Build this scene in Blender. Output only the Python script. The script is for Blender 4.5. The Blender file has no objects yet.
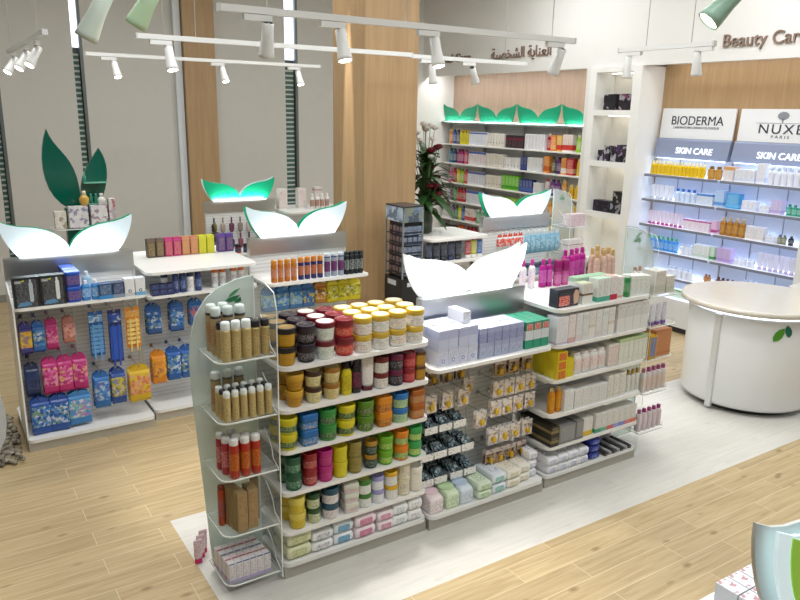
import bpy, bmesh, math, random
from math import sin, cos, pi, radians
from mathutils import Vector, Matrix
random.seed(7)
SC = bpy.context.scene
COL = SC.collection
# ------------------------------------------------------------------ materials
def lin(c):
    c = c.lstrip('#')
    v = [int(c[i:i+2], 16)/255 for i in (0, 2, 4)]
    return tuple(x/12.92 if x <= .04045 else ((x+.055)/1.055)**2.4 for x in v) + (1,)
_M = {}
def nt(name):
    m = bpy.data.materials.new(name); m.use_nodes = True
    n = m.node_tree; b = n.nodes['Principled BSDF']
    return m, n, b
def N(n, t, **kw):
    x = n.nodes.new(t)
    for k, v in kw.items():
        if k in x.inputs: x.inputs[k].default_value = v
        else: setattr(x, k, v)
    return x
def M(c, rough=.4, metal=0., var=.06, em=0.):
    """plain coloured surface with a little procedural unevenness"""
    k = (c, rough, metal, var, em)
    if k in _M: return _M[k]
    m, n, b = nt('surface_' + c.strip('#'))
    tc = N(n, 'ShaderNodeTexCoord'); ns = N(n, 'ShaderNodeTexNoise', Scale=9., Detail=3.)
    n.links.new(tc.outputs['Object'], ns.inputs['Vector'])
    mx = N(n, 'ShaderNodeMixRGB', blend_type='MULTIPLY'); mx.inputs[0].default_value = var
    mx.inputs[1].default_value = lin(c)
    n.links.new(ns.outputs['Fac'], mx.inputs[2]); n.links.new(mx.outputs[0], b.inputs['Base Color'])
    b.inputs['Roughness'].default_value = rough; b.inputs['Metallic'].default_value = metal
    if em:
        b.inputs['Emission Color'].default_value = lin(c); b.inputs['Emission Strength'].default_value = em
    _M[k] = m; return m
def EM(c, s):
    k = ('em', c, s)
    if k in _M: return _M[k]
    m = bpy.data.materials.new('light_' + c.strip('#')); m.use_nodes = True; n = m.node_tree
    n.nodes.clear(); o = N(n, 'ShaderNodeOutputMaterial'); e = N(n, 'ShaderNodeEmission', Strength=s)
    e.inputs['Color'].default_value = lin(c); n.links.new(e.outputs[0], o.inputs[0])
    _M[k] = m; return m
def LM(base, ink, sc=1., dens=.5, rough=.4):
    """printed label: rows of text-like marks of ink on base, in object space"""
    k = ('lab', base, ink, sc, dens, rough)
    if k in _M: return _M[k]
    m, n, b = nt('print_' + base.strip('#') + '_' + ink.strip('#'))
    tc = N(n, 'ShaderNodeTexCoord'); mp = N(n, 'ShaderNodeMapping'); mp.inputs['Scale'].default_value = (170*sc, 170*sc, 330*sc)
    ns = N(n, 'ShaderNodeTexNoise', Scale=1., Detail=1.)
    n.links.new(tc.outputs['Object'], mp.inputs[0]); n.links.new(mp.outputs[0], ns.inputs['Vector'])
    r = N(n, 'ShaderNodeValToRGB'); r.color_ramp.elements[0].position = .52 + (.5-dens)*.3; r.color_ramp.elements[1].position = .56 + (.5-dens)*.3
    r.color_ramp.elements[0].color = lin(base); r.color_ramp.elements[1].color = tuple(.35*p+.65*q for p, q in zip(lin(base), lin(ink)))
    n.links.new(ns.outputs['Fac'], r.inputs[0]); n.links.new(r.outputs[0], b.inputs['Base Color'])
    b.inputs['Roughness'].default_value = rough
    _M[k] = m; return m
def PM(cols, sc=30., rough=.35):
    """printed picture: patches of several colours"""
    k = ('pic',) + tuple(cols) + (sc, rough)
    if k in _M: return _M[k]
    m, n, b = nt('picture_' + cols[0].strip('#'))
    tc = N(n, 'ShaderNodeTexCoord'); oi = N(n, 'ShaderNodeObjectInfo')
    ad = N(n, 'ShaderNodeVectorMath', operation='ADD')
    vo = N(n, 'ShaderNodeTexVoronoi', Scale=sc)
    sc2 = N(n, 'ShaderNodeVectorMath', operation='SCALE'); sc2.inputs['Scale'].default_value = 3.
    cb = N(n, 'ShaderNodeCombineXYZ')
    n.links.new(oi.outputs['Random'], cb.inputs[0]); n.links.new(cb.outputs[0], sc2.inputs[0])
    n.links.new(tc.outputs['Object'], ad.inputs[0]); n.links.new(sc2.outputs[0], ad.inputs[1])
    wn = N(n, 'ShaderNodeTexNoise', Scale=sc*1.3, Detail=2.); wa = N(n, 'ShaderNodeVectorMath', operation='MULTIPLY_ADD'); wa.inputs[1].default_value = (1.6/sc,)*3
    n.links.new(tc.outputs['Object'], wn.inputs['Vector']); n.links.new(wn.outputs['Color'], wa.inputs[0]); n.links.new(ad.outputs[0], wa.inputs[2]); n.links.new(wa.outputs[0], vo.inputs['Vector'])
    sp = N(n, 'ShaderNodeSeparateColor'); n.links.new(vo.outputs['Color'], sp.inputs[0])
    r = N(n, 'ShaderNodeValToRGB'); r.color_ramp.interpolation = 'CONSTANT'
    e = r.color_ramp.elements
    e[0].position = 0; e[0].color = lin(cols[0]); e[1].position = 1/len(cols); e[1].color = lin(cols[1])
    for i, c in enumerate(cols[2:]):
        q = e.new((i+2)/len(cols)); q.color = lin(c)
    n.links.new(sp.outputs[0], r.inputs[0]); sf = N(n, 'ShaderNodeMixRGB'); sf.inputs[0].default_value = .35; sf.inputs[2].default_value = lin(cols[0])
    n.links.new(r.outputs[0], sf.inputs[1]); n.links.new(sf.outputs[0], b.inputs['Base Color'])
    b.inputs['Roughness'].default_value = rough
    _M[k] = m; return m
def GL(tint='ffffff', mix=.12, key='clear'):
    k = ('gl', tint, mix)
    if k in _M: return _M[k]
    m = bpy.data.materials.new(key + '_acrylic'); m.use_nodes = True; n = m.node_tree; n.nodes.clear()
    o = N(n, 'ShaderNodeOutputMaterial'); t = N(n, 'ShaderNodeBsdfTransparent'); t.inputs[0].default_value = lin(tint)
    g = N(n, 'ShaderNodeBsdfPrincipled'); g.inputs['Base Color'].default_value = lin('eef6f3'); g.inputs['Roughness'].default_value = .08
    lw = N(n, 'ShaderNodeLayerWeight', Blend=.25); ad = N(n, 'ShaderNodeMath', operation='MULTIPLY_ADD'); ad.inputs[1].default_value = .16; ad.inputs[2].default_value = mix
    n.links.new(lw.outputs['Fresnel'], ad.inputs[0])
    x = N(n, 'ShaderNodeMixShader'); n.links.new(ad.outputs[0], x.inputs[0]); n.links.new(t.outputs[0], x.inputs[1]); n.links.new(g.outputs[0], x.inputs[2]); n.links.new(x.outputs[0], o.inputs[0])
    _M[k] = m; return m
def wood_mat(name, c1, c2, scale):
    m, n, b = nt(name)
    tc = N(n, 'ShaderNodeTexCoord'); mp = N(n, 'ShaderNodeMapping'); mp.inputs['Scale'].default_value = scale
    ns = N(n, 'ShaderNodeTexNoise', Scale=1., Detail=6., Roughness=.65)
    n.links.new(tc.outputs['Object'], mp.inputs[0]); n.links.new(mp.outputs[0], ns.inputs['Vector'])
    r = N(n, 'ShaderNodeValToRGB'); r.color_ramp.elements[0].position = .3; r.color_ramp.elements[1].position = .7
    r.color_ramp.elements[0].color = lin(c1); r.color_ramp.elements[1].color = lin(c2)
    n.links.new(ns.outputs['Fac'], r.inputs[0]); n.links.new(r.outputs[0], b.inputs['Base Color']); b.inputs['Roughness'].default_value = .45
    return m
def plank_mat(name, cols, mortar, knots, joint=.0022, tone=.2):
    m, n, b = nt(name)
    tc = N(n, 'ShaderNodeTexCoord')
    br = N(n, 'ShaderNodeTexBrick', Scale=1., offset=.37, offset_frequency=2, squash=1.)
    br.inputs['Brick Width'].default_value = 1.0; br.inputs['Row Height'].default_value = .165
    br.inputs['Mortar Size'].default_value = joint; br.inputs['Mortar Smooth'].default_value = .1
    br.inputs['Color1'].default_value = (0, 0, 0, 1); br.inputs['Color2'].default_value = (1, 1, 1, 1); br.inputs['Mortar'].default_value = (.5, .5, .5, 1)
    n.links.new(tc.outputs['Object'], br.inputs['Vector'])
    mp = N(n, 'ShaderNodeMapping'); mp.inputs['Scale'].default_value = (2.2, 34., 1.)
    off = N(n, 'ShaderNodeVectorMath', operation='MULTIPLY_ADD'); off.inputs[1].default_value = (17, 5, 9)
    n.links.new(br.outputs['Color'], off.inputs[0]); n.links.new(mp.outputs[0], off.inputs[2])
    n.links.new(tc.outputs['Object'], mp.inputs[0])
    ns = N(n, 'ShaderNodeTexNoise', Scale=1., Detail=6., Roughness=.62, Distortion=.6); n.links.new(off.outputs[0], ns.inputs['Vector'])
    r = N(n, 'ShaderNodeValToRGB'); r.color_ramp.elements[0].position = .28; r.color_ramp.elements[1].position = .72
    r.color_ramp.elements[0].color = lin(cols[0]); r.color_ramp.elements[1].color = lin(cols[1])
    n.links.new(ns.outputs['Fac'], r.inputs[0])
    # knots
    mk = N(n, 'ShaderNodeMapping'); mk.inputs['Scale'].default_value = (3.2, 7., 1.); n.links.new(tc.outputs['Object'], mk.inputs[0])
    vo = N(n, 'ShaderNodeTexVoronoi', Scale=1.); n.links.new(mk.outputs[0], vo.inputs['Vector'])
    kr = N(n, 'ShaderNodeValToRGB'); kr.color_ramp.elements[0].position = .03; kr.color_ramp.elements[1].position = .16
    kr.color_ramp.elements[0].color = (1, 1, 1, 1); kr.color_ramp.elements[1].color = (0, 0, 0, 1)
    n.links.new(vo.outputs['Distance'], kr.inputs[0])
    km = N(n, 'ShaderNodeMath', operation='MULTIPLY'); km.inputs[1].default_value = knots; n.links.new(kr.outputs[0], km.inputs[0])
    k2 = N(n, 'ShaderNodeMixRGB'); k2.inputs[2].default_value = lin(cols[2]); n.links.new(km.outputs[0], k2.inputs[0]); n.links.new(r.outputs[0], k2.inputs[1])
    # per-plank tone
    t = N(n, 'ShaderNodeMixRGB', blend_type='MULTIPLY'); t.inputs[0].default_value = tone
    n.links.new(k2.outputs[0], t.inputs[1]); n.links.new(br.outputs['Color'], t.inputs[2])
    mo = N(n, 'ShaderNodeMixRGB'); mo.inputs[2].default_value = lin(mortar)
    n.links.new(br.outputs['Fac'], mo.inputs[0]); n.links.new(t.outputs[0], mo.inputs[1]); n.links.new(mo.outputs[0], b.inputs['Base Color'])
    b.inputs['Roughness'].default_value = .38; b.inputs['Specular IOR Level'].default_value = .35
    return m
def steel_mat():
    m, n, b = nt('brushed_steel')
    tc = N(n, 'ShaderNodeTexCoord'); mp = N(n, 'ShaderNodeMapping'); mp.inputs['Scale'].default_value = (2, 2, 300)
    ns = N(n, 'ShaderNodeTexNoise', Scale=1., Detail=3.); n.links.new(tc.outputs['Object'], mp.inputs[0]); n.links.new(mp.outputs[0], ns.inputs['Vector'])
    r = N(n, 'ShaderNodeMapRange'); r.inputs['To Min'].default_value = .28; r.inputs['To Max'].default_value = .42
    n.links.new(ns.outputs['Fac'], r.inputs[0]); n.links.new(r.outputs[0], b.inputs['Roughness'])
    b.inputs['Metallic'].default_value = 1; b.inputs['Base Color'].default_value = lin('c9cbcb'); return m
def peg_mat():
    m, n, b = nt('slotted_panel')
    tc = N(n, 'ShaderNodeTexCoord'); wv = N(n, 'ShaderNodeTexWave', bands_direction='Z', Scale=9.)
    n.links.new(tc.outputs['Object'], wv.inputs['Vector'])
    r = N(n, 'ShaderNodeValToRGB'); r.color_ramp.elements[0].position = .02; r.color_ramp.elements[1].position = .12
    r.color_ramp.elements[0].color = lin('c2c5c5'); r.color_ramp.elements[1].color = lin('e4e6e5')
    n.links.new(wv.outputs['Color'], r.inputs[0]); n.links.new(r.outputs[0], b.inputs['Base Color']); b.inputs['Roughness'].default_value = .45
    return m
STEEL = steel_mat(); PEG = peg_mat()
WHITE = M('f1f1ee', .35, var=.03); WHITE2 = M('e6e7e5', .4, var=.04); PLINTH = M('b9b5aa', .45, .2)
CLEAR = GL('ffffff', .05); EDGE = M('f4faf8', .2, var=.02); FROST = GL('dfeee8', .62, 'frosted'); CLEARP = GL('ffffff', .07, 'film')
BLACK = M('17181b', .4); GREY = M('8c8d8e', .5); CHROME = M('d8dadb', .18, 1.)
# ------------------------------------------------------------------ mesh building
class MB:
    def __init__(s): s.v = []; s.f = []; s.m = []; s.sm = []
    def add(s, vs, fs, mi=0, smooth=False):
        o = len(s.v); s.v += [tuple(v) for v in vs]
        for i, f in enumerate(fs):
            s.f.append(tuple(o+k for k in f)); s.m.append(mi[i] if isinstance(mi, list) else mi); s.sm.append(smooth)
        return s
    def box(s, x0, x1, y0, y1, z0, z1, mi=0):
        v = [(x, y, z) for z in (z0, z1) for y in (y0, y1) for x in (x0, x1)]
        return s.add(v, [(0, 2, 3, 1), (4, 5, 7, 6), (0, 1, 5, 4), (2, 6, 7, 3), (0, 4, 6, 2), (1, 3, 7, 5)], mi)
    def loft(s, rings, mi=0, caps=True, smooth=True):
        """rings: lists of equal-length closed point loops; mi may be a list per band"""
        n = len(rings[0]); vs = [p for r in rings for p in r]; fs = []; ms = []
        for k in range(len(rings)-1):
            for i in range(n):
                j = (i+1) % n
                fs.append((k*n+i, k*n+j, (k+1)*n+j, (k+1)*n+i)); ms.append(mi[k] if isinstance(mi, list) else mi)
        o = len(s.v); s.add(vs, fs, ms, smooth)
        if caps:
            s.f.append(tuple(o+i for i in reversed(range(n)))); s.m.append(ms[0]); s.sm.append(False)
            s.f.append(tuple(o+(len(rings)-1)*n+i for i in range(n))); s.m.append(ms[-1]); s.sm.append(False)
        return s
    def lathe(s, prof, seg=20, mi=0, cx=0, cy=0, caps=True):
        return s.loft([[(cx+r*cos(2*pi*i/seg), cy+r*sin(2*pi*i/seg), z) for i in range(seg)] for r, z in prof], mi, caps)
    def prism(s, pts, a0, a1, axis='z', mi=0, side=None):
        """extrude a 2D outline; axis z: (x,y); y: (x,z); x: (y,z)"""
        def P(p, a): return {'z': (p[0], p[1], a), 'y': (p[0], a, p[1]), 'x': (a, p[0], p[1])}[axis]
        n = len(pts); vs = [P(p, a0) for p in pts] + [P(p, a1) for p in pts]
        fs = [tuple(reversed(range(n))), tuple(range(n, 2*n))] + [(i, (i+1) % n, n+(i+1) % n, n+i) for i in range(n)]
        sd = mi if side is None else side
        return s.add(vs, fs, [mi, mi] + [sd]*n)
    def tube(s, pts, r, seg=8, mi=0):
        pts = [Vector(p) for p in pts]; rings = []
        for i, p in enumerate(pts):
            d = (pts[min(i+1, len(pts)-1)] - pts[max(i-1, 0)]).normalized()
            u = d.orthogonal().normalized(); 
            if rings:
                u = (last - d*last.dot(d)).normalized()
            last = u; w = d.cross(u)
            rings.append([tuple(p + (u*cos(2*pi*k/seg) + w*sin(2*pi*k/seg))*r) for k in range(seg)])
        return s.loft(rings, mi)
    def mesh(s, name, mats):
        me = bpy.data.meshes.new(name); me.from_pydata(s.v, [], s.f)
        for m in mats: me.materials.append(m)
        me.polygons.foreach_set('material_index', s.m); me.polygons.foreach_set('use_smooth', s.sm)
        me.update()
        b = bmesh.new(); b.from_mesh(me); bmesh.ops.recalc_face_normals(b, faces=b.faces); b.to_mesh(me); b.free()
        return me
def ob(name, data, parent=None, loc=(0, 0, 0), rz=0.):
    o = bpy.data.objects.new(name, data); COL.objects.link(o); o.location = loc
    if rz: o.rotation_euler = (0, 0, rz)
    if parent: o.parent = parent
    return o
def build(mb, name, mats, parent=None, loc=(0, 0, 0), rz=0.):
    return ob(name, mb.mesh(name, mats if isinstance(mats, (list, tuple)) else [mats]), parent, loc, rz)
def tag(o, label, cat, group=None):
    o['label'] = label; o['category'] = cat
    if group: o['group'] = group
    return o
def thing(name, label, cat, loc=(0, 0, 0), rz=0., group=None):
    return tag(ob(name, None, None, loc, rz), label, cat, group)
def struct(name, mb, mats):
    o = build(mb, name, mats); o['kind'] = 'structure'; return o
def rrect(x0, x1, y0, y1, r, corners=(1, 1, 1, 1), n=5):
    """rounded rectangle outline, ccw from lower-left; corners ll, lr, ur, ul"""
    out = []
    for (cx, cy, a, c, px, py) in ((x0, y0, pi, corners[0], x0, y0), (x1, y0, 1.5*pi, corners[1], x1, y0), (x1, y1, 0, corners[2], x1, y1), (x0, y1, .5*pi, corners[3], x0, y1)):
        if not c: out.append((px, py)); continue
        ox = cx + (r if cx == x0 else -r); oy = cy + (r if cy == y0 else -r)
        for i in range(n+1):
            t = a + i/n*pi/2; out.append((ox + r*cos(t), oy + r*sin(t)))
    return out
def petal(side, w, h, full=0., fat=0.):
    """half of a two-leaf sign: side -1 left, +1 right"""
    top = [(0, .06), (.008, .22), (.03, .36), (.065, .49), (.107, .60), (.16, .69), (.23, .765), (.30, .80), (.36, .825), (.43, .89), (.5, 1.)]
    ft = [.1, .40, .48, .57, .66, .725, .78, .81, .835, .90, 1.]
    top = [(u, v*(1-full)+g*full) for (u, v), g in zip(top, ft)]
    low = [(.497, .85), (.487, .70), (.472, .55), (.45, .38), (.42, .2), (.385, .05), (.37, 0), (.2, 0), (.06, 0)]
    low = [(u + fat*(.5-u)*(v > 0 or u > .3)*.85, v) for u, v in low]
    p = [(side*u*w, v*h) for u, v in top + low]
    return p if side < 0 else list(reversed(p))
def leaf_pair(mb, w, h, y0, y1, mi=0, side=None, full=0.):
    for s in (-1, 1): mb.prism(petal(s, w, h, full), y0, y1, 'y', mi, side)
    return mb
# ------------------------------------------------------------------ camera
cam = bpy.data.cameras.new('camera'); cam.sensor_width = 36; cam.lens = 727.4/800*36; cam.clip_start = .05; cam.clip_end = 100
co = ob('camera', cam)
ya, pt, ro = radians(56.7696), radians(14.4017), radians(-1.1051)
fz = Vector((cos(pt)*cos(ya), cos(pt)*sin(ya), -sin(pt))); rr = Vector((sin(ya), -cos(ya), 0)); dd = fz.cross(rr)
r2 = rr*cos(ro) + dd*sin(ro); d2 = -rr*sin(ro) + dd*cos(ro)
co.matrix_world = Matrix((( r2.x, -d2.x, -fz.x, 0), (r2.y, -d2.y, -fz.y, 0), (r2.z, -d2.z, -fz.z, 2.6), (0, 0, 0, 1)))
SC.camera = co
# ------------------------------------------------------------------ shell
FLOOR = plank_mat('oak_plank_tiles', ('b0986f', 'd3be96', '7c6642'), 'dccdab', .7, .002, .14)
FLOORW = plank_mat('whitewashed_plank_tiles', ('cfcdc6', 'dfddd7', 'b5b0a5'), 'd3d1ca', .3, .001, .04)
f = MB()
def quad(x0, x1, y0, y1, mi): f.add([(x0, y0, 0), (x1, y0, 0), (x1, y1, 0), (x0, y1, 0)], [(0, 1, 2, 3)], mi)
XW, YA, YB = 1.085, 2.885, 4.34
quad(-4, 8.4, -3, YA, 0); quad(-4, XW, YA, YB, 0); quad(XW, 8.4, YA, YB, 1); quad(-4, 8.4, YB, 11.1, 0)
struct('floor', f, [FLOOR, FLOORW])
CH = 4.7
struct('ceiling', MB().box(-4, 8.6, -3, 11.4, CH, CH+.1), [M('f2f2f0', .7)])
PANEL = M('d2d1cb', .55, var=.05); CREAM = M('e9e8e5', .5, var=.03)
# far wall: big panels with recessed glazed slots between
wl = MB()
slots = ((.87, .98), (1.89, 2.02), (4.97, 5.19))
xs = [-4] + [v for s in slots for v in s] + [7.35]
for i in range(0, len(xs), 2): wl.box(xs[i], xs[i+1], 11.0, 11.12, 0, CH)
wl.box(-4, 8.6, 11.3, 11.4, 0, CH, 1)
struct('wall_far', wl, [PANEL, M('6c7370', .5)])
def slot_mat():
    m, n, b = nt('stacked_glass_strips')
    tc = N(n, 'ShaderNodeTexCoord'); wv = N(n, 'ShaderNodeTexWave', bands_direction='Z', Scale=4.4); n.links.new(tc.outputs['Object'], wv.inputs['Vector'])
    r = N(n, 'ShaderNodeValToRGB'); r.color_ramp.elements[0].position = .25; r.color_ramp.elements[1].position = .32
    r.color_ramp.elements[0].color = lin('c2cbc6'); r.color_ramp.elements[1].color = lin('4c6a60')
    n.links.new(wv.outputs['Color'], r.inputs[0]); n.links.new(r.outputs[0], b.inputs['Base Color']); b.inputs['Roughness'].default_value = .15
    return m
SLOT = slot_mat(); LITSLOT = EM('e2ebff', 2.2)
for i, (a, b_) in enumerate(slots):
    w = struct('window_%d' % (i+1), MB().box(a, b_, 11.1, 11.13, 0, CH), [M('39423f', .3)])
    build(MB().box(a+.01, b_-.05, 11.06, 11.1, .0, 3.3), 'glass_strips', [SLOT], w)
    build(MB().box(a+.01, b_-.02, 11.06, 11.1, 3.38, CH), 'lit_pane', [LITSLOT], w)
    build(MB().box(b_-.04, b_, 11.0, 11.1, 0, CH), 'window_frame', [M('6f7674', .4, .5)], w)
struct('baseboard_far', MB().box(-4, 7.35, 10.975, 11.0, 0, .1), [M('8d8c88', .5)])
# oak pilaster on the far wall, with a strip coloured pale for a lit gap
OAK = wood_mat('oak_veneer', 'a98a63', 'bb9c74', (22, 22, 1.2)); OAKL = wood_mat('pale_oak_veneer', 'a98f7b', 'b79e8a', (18, 18, 2.))
struct('trim_1', MB().box(3.345, 3.80, 10.85, 11.0, 0, CH), [OAK])
struct('trim_2', MB().box(3.235, 3.335, 10.93, 11.0, 0, CH), [M('e3e9ee', .3)])
struct('pillar', MB().box(3.675, 4.29, 6.3, 6.95, 0, CH), [OAK])
# right wall: upper fascia above the recessed displays
struct('wall_right', MB().box(7.6, 7.72, 2.0, 11.0, 3.225, CH).box(8.32, 8.45, -3, 11.4, 0, CH).box(7.6, 8.3, 2.0, 4.02, 0, 3.225).box(7.6, 8.32, 7.06, 7.16, 0, 3.225)
       .box(7.72, 8.32, 2.0, 11.0, 3.3, 3.34).box(7.35, 8.6, 11.0, 11.12, 0, CH), [CREAM])
struct('trim_3', MB().box(8.29, 8.32, 7.16, 11.0, 0, 3.3), [OAKL])
struct('trim_4', MB().box(8.0, 8.03, 4.02, 6.22, 0, 3.3), [OAK])
# text helper (built-in font, converted to mesh)
def text(s, size, mat, name, parent=None, ext=.006, loc=(0, 0, 0), rot=(pi/2, 0, 0), align='CENTER', sx=1., bold=0., gap=1.):
    cu = bpy.data.curves.new(name, 'FONT'); cu.body = s; cu.size = size; cu.extrude = ext; cu.align_x = align; cu.offset = bold; cu.space_character = gap
    t = bpy.data.objects.new(name, cu); COL.objects.link(t)
    me = bpy.data.meshes.new_from_object(t.evaluated_get(bpy.context.evaluated_depsgraph_get()))
    bpy.data.objects.remove(t); me.name = name; me.materials.clear(); me.materials.append(mat)
    o = ob(name, me, parent, loc); o.rotation_euler = rot; o.scale = (sx, 1, 1); return o
BR = M('8a7466', .5)
RX = (pi/2, 0, -pi/2)      # reads left-to-right for a viewer looking along +X
t = text('Beauty Care', .19, BR, 'wall_lettering', None, .012, (7.588, 5.19, 3.372), RX, 'LEFT', 1.0)
tag(t, 'raised brown Beauty Care lettering on the white fascia', 'lettering')
t = text('Personal Care', .19, BR, 'wall_lettering', None, .012, (7.588, 10.85, 3.43), RX, 'LEFT', 1.1)
tag(t, 'raised brown Personal Care lettering on the white fascia', 'lettering')
ar = '\u0627\u0644\u0639\u0646\u0627\u064a\u0629 \u0627\u0644\u0634\u062e\u0635\u064a\u0629'
AF = {'\u0627': '\ufe8d', '\u0644i': '\ufedf', '\u0639m': '\ufecc'}
# presentation forms, already in visual (left-to-right) order
vis = ['\ufe8d', '\ufedf', '\ufecc', '\ufee8', '\ufe8e', '\ufef3', '\ufe94', ' ', '\ufe8d', '\ufedf', '\ufeb8', '\ufea8', '\ufebc', '\ufef4', '\ufe94']
t = text(''.join(reversed(vis)), .212, BR, 'wall_lettering', None, .012, (7.588, 9.15, 3.43), RX, 'LEFT', .95)
tag(t, 'raised brown Arabic lettering on the white fascia', 'lettering')
# ------------------------------------------------------------------ lights
w = bpy.data.worlds.new('world'); SC.world = w; w.use_nodes = True
w.node_tree.nodes['Background'].inputs[0].default_value = (.96, .985, 1, 1); w.node_tree.nodes['Background'].inputs[1].default_value = .13
def area(x, y, z, sx, sy, power, col=(.97, .99, 1)):  # unseen overhead area light, added as ambient fill
    l = bpy.data.lights.new('ceiling_fill', 'AREA'); l.shape = 'RECTANGLE'; l.size = sx; l.size_y = sy; l.energy = power*.7; l.color = col
    return ob('ceiling_fill', l, None, (x, y, z))
for x in (0.8, 3.6, 6.2):
    for y in (1.2, 4.2, 7.2): area(x, y, CH-.05, 1.2, 1.2, 58)
for y_, sy_, e_ in ((9.1, 3.7, 18), (5.1, 1.9, 3)):
    l = bpy.data.lights.new('soffit_lamp', 'AREA'); l.shape = 'RECTANGLE'; l.size = .08; l.size_y = sy_; l.energy = e_; l.color = (1, .98, .97)
    ob('soffit_lamp', l, None, (7.80, y_, 3.28)).rotation_euler = (0, radians(-4), 0)
LED = EM('eaf2ff', 9.); LEDS = EM('eef4ff', 5.)
def led_lamp(x, y, z, length, aim, e, along='x', col=(.93, .97, 1)):
    l = bpy.data.lights.new('led_lamp', 'AREA'); l.shape = 'RECTANGLE'; l.size = length; l.size_y = .012; l.energy = e; l.color = col
    o = ob('led_lamp', l, None, (x, y, z)); a = Vector(aim).normalized(); u = Vector((1, 0, 0)) if along == 'x' else Vector((0, 1, 0))
    zc = -a; yc = zc.cross(u).normalized(); xc = yc.cross(zc); o.rotation_mode = 'QUATERNION'; o.rotation_quaternion = Matrix((xc, yc, zc)).transposed().to_quaternion()
    return o
def leaf_mat(name, c, em, rough=.35):
    m, n, b = nt(name); b.inputs['Base Color'].default_value = lin(c); b.inputs['Roughness'].default_value = rough
    ns = N(n, 'ShaderNodeTexNoise', Scale=3.); tc = N(n, 'ShaderNodeTexCoord'); n.links.new(tc.outputs['Object'], ns.inputs[0])
    mx = N(n, 'ShaderNodeMixRGB', blend_type='MULTIPLY'); mx.inputs[0].default_value = .05; mx.inputs[1].default_value = lin(c)
    n.links.new(ns.outputs['Fac'], mx.inputs[2]); n.links.new(mx.outputs[0], b.inputs['Base Color'])
    b.inputs['Emission Color'].default_value = lin(c); b.inputs['Emission Strength'].default_value = em
    return m
LW_HOT = leaf_mat('opal_leaf_bright', 'f6faff', 1.1); LW = leaf_mat('opal_leaf', 'd6e7ee', .16); LG = leaf_mat('green_leaf', '0da678', .10); LGW = leaf_mat('wall_green_leaf', '088560', .02); LGD = M('0d7a63', .12)
LWG = leaf_mat('unlit_leaf', 'dfe3df', .0)
# ------------------------------------------------------------------ gondolas
def shelf_prism(x0, x1, y0, y1, z, t=.022, r=.06, corners=(1, 1, 0, 0)):
    return MB().prism(rrect(x0, x1, y0, y1, r, corners), z-t, z)
def gondola(label, x0, x1, yf, yb, shelves=(), top=None, header=None, sign=None, panel_top=1.28, peg=True, post=None, group='gondola shelving bays', front=.0, ledge=.4, corners=(1, 1), top_back=None, sides=(), base=True, hx=None, lx=None, full=.0, led=2.2):
    """one bay, open to -Y. shelves: z list; top: z of a counter top through both sides; header: (z0,z1)"""
    cx = (x0+x1)/2; t = thing('gondola_bay', label, 'gondola', (cx, yb, 0), 0, group)
    def P(mb, name, mats): return build(mb, name, mats, t, (-cx, -yb, 0))
    d = yb - yf
    P(MB().box(x0+.004, x1-.004, yf+.015, yb+d-.015, 0, .075), 'plinth', PLINTH)
    P(shelf_prism(x0, x1, yf, yb-.012, .1, .026, .05, corners + (0, 0)), 'base_shelf', WHITE)
    if base: P(MB().prism(rrect(x0, x1, yb+.012, yb+d, .05, (0, 0) + corners), .074, .1), 'base_shelf', WHITE)
    P(MB().box(x0+.015, x1-.015, yb-.012, yb+.012, .1, panel_top), 'back_panel', [PEG if peg else WHITE2])
    for s, x in ((0, x0+.008), (1, x1-.008)):
        P(MB().box(x-.007, x+.007, yb-.02, yb+.02, .08, panel_top), 'upright', M('dfe0de', .35, .2))
    if post: P(MB().box(post-.006, post+.006, yb-.022, yb-.012, .1, panel_top), 'divider_strip', M('eceded', .3, .2))
    for z in shelves:
        P(shelf_prism(x0+.004, x1-.004, yf+front, yb-.012, z, .022, .05, corners + (0, 0)), 'shelf', WHITE)
        for xb in (x0+.02, x1-.026): P(MB().box(xb, xb+.006, yf+front+.08, yb-.012, z-.044, z-.022), 'bracket', WHITE2)
    if top: P(MB().prism(rrect(x0+.004, x1-.004, yf+front, (top_back or yb+d), .07), top-.024, top), 'counter_top', WHITE)
    if header:
        z0, z1 = header
        hx = hx or (x0+.004, x1-.004); lx = lx or (cx-(x1-x0)*.51, cx+(x1-x0)*.51)
        h = P(MB().box(hx[0], hx[1], yb-.035, yb+.035, z0, z1), 'header', STEEL)
        if panel_top < z0: P(MB().box(x0+.015, x1-.015, yb-.02, yb+.02, panel_top, z0), 'upper_panel', WHITE2)
        if sign:
            fm, bm, lh = sign; wd = lx[1]-lx[0]; lc = (lx[0]+lx[1])/2-cx
            build(leaf_pair(MB(), wd, lh, -.006, .004, full=full), 'leaf_sign', [fm], t, (lc, -.012, z1))
            build(leaf_pair(MB(), wd, lh, -.004, .004, full=full), 'leaf_sign', [bm], t, (lc, .05, z1))
            P(MB().box(cx+lc-wd*.37, cx+lc+wd*.37, yb-.034, yb-.029, z1, z1+.003), 'led_strip', [LEDS])
            led_lamp(cx+lc, yb-.075, z1+.012, wd*.72, (0, .75, .55), led)
    for x, za, zb in sides: P(MB().prism([(yf+.02, .1), (yb, .1), (yb, zb), (yf+.02, za)], x-.006, x+.006, 'x'), 'side_panel', WHITE)
    return t, P
YF, YBK = 3.37, 3.74
SH = (1.035, .795, .54, .295)
G1A, PA = gondola('white gondola bay filled with stacked coloured cosmetic jars', 1.462, 2.452, YF, YBK, SH, top=1.28, panel_top=1.25, peg=True)
G1B, PB = gondola('white gondola bay with brightest white leaf sign and lilac cartons', 2.46, 3.455, YF-.02, YBK, (1.09,), header=(1.265, 1.44), sign=(LW_HOT, LWG, .30), panel_top=1.265, post=3.02, led=1., hx=(2.60, 3.478), lx=(2.50, 3.49), full=1.)
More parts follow.
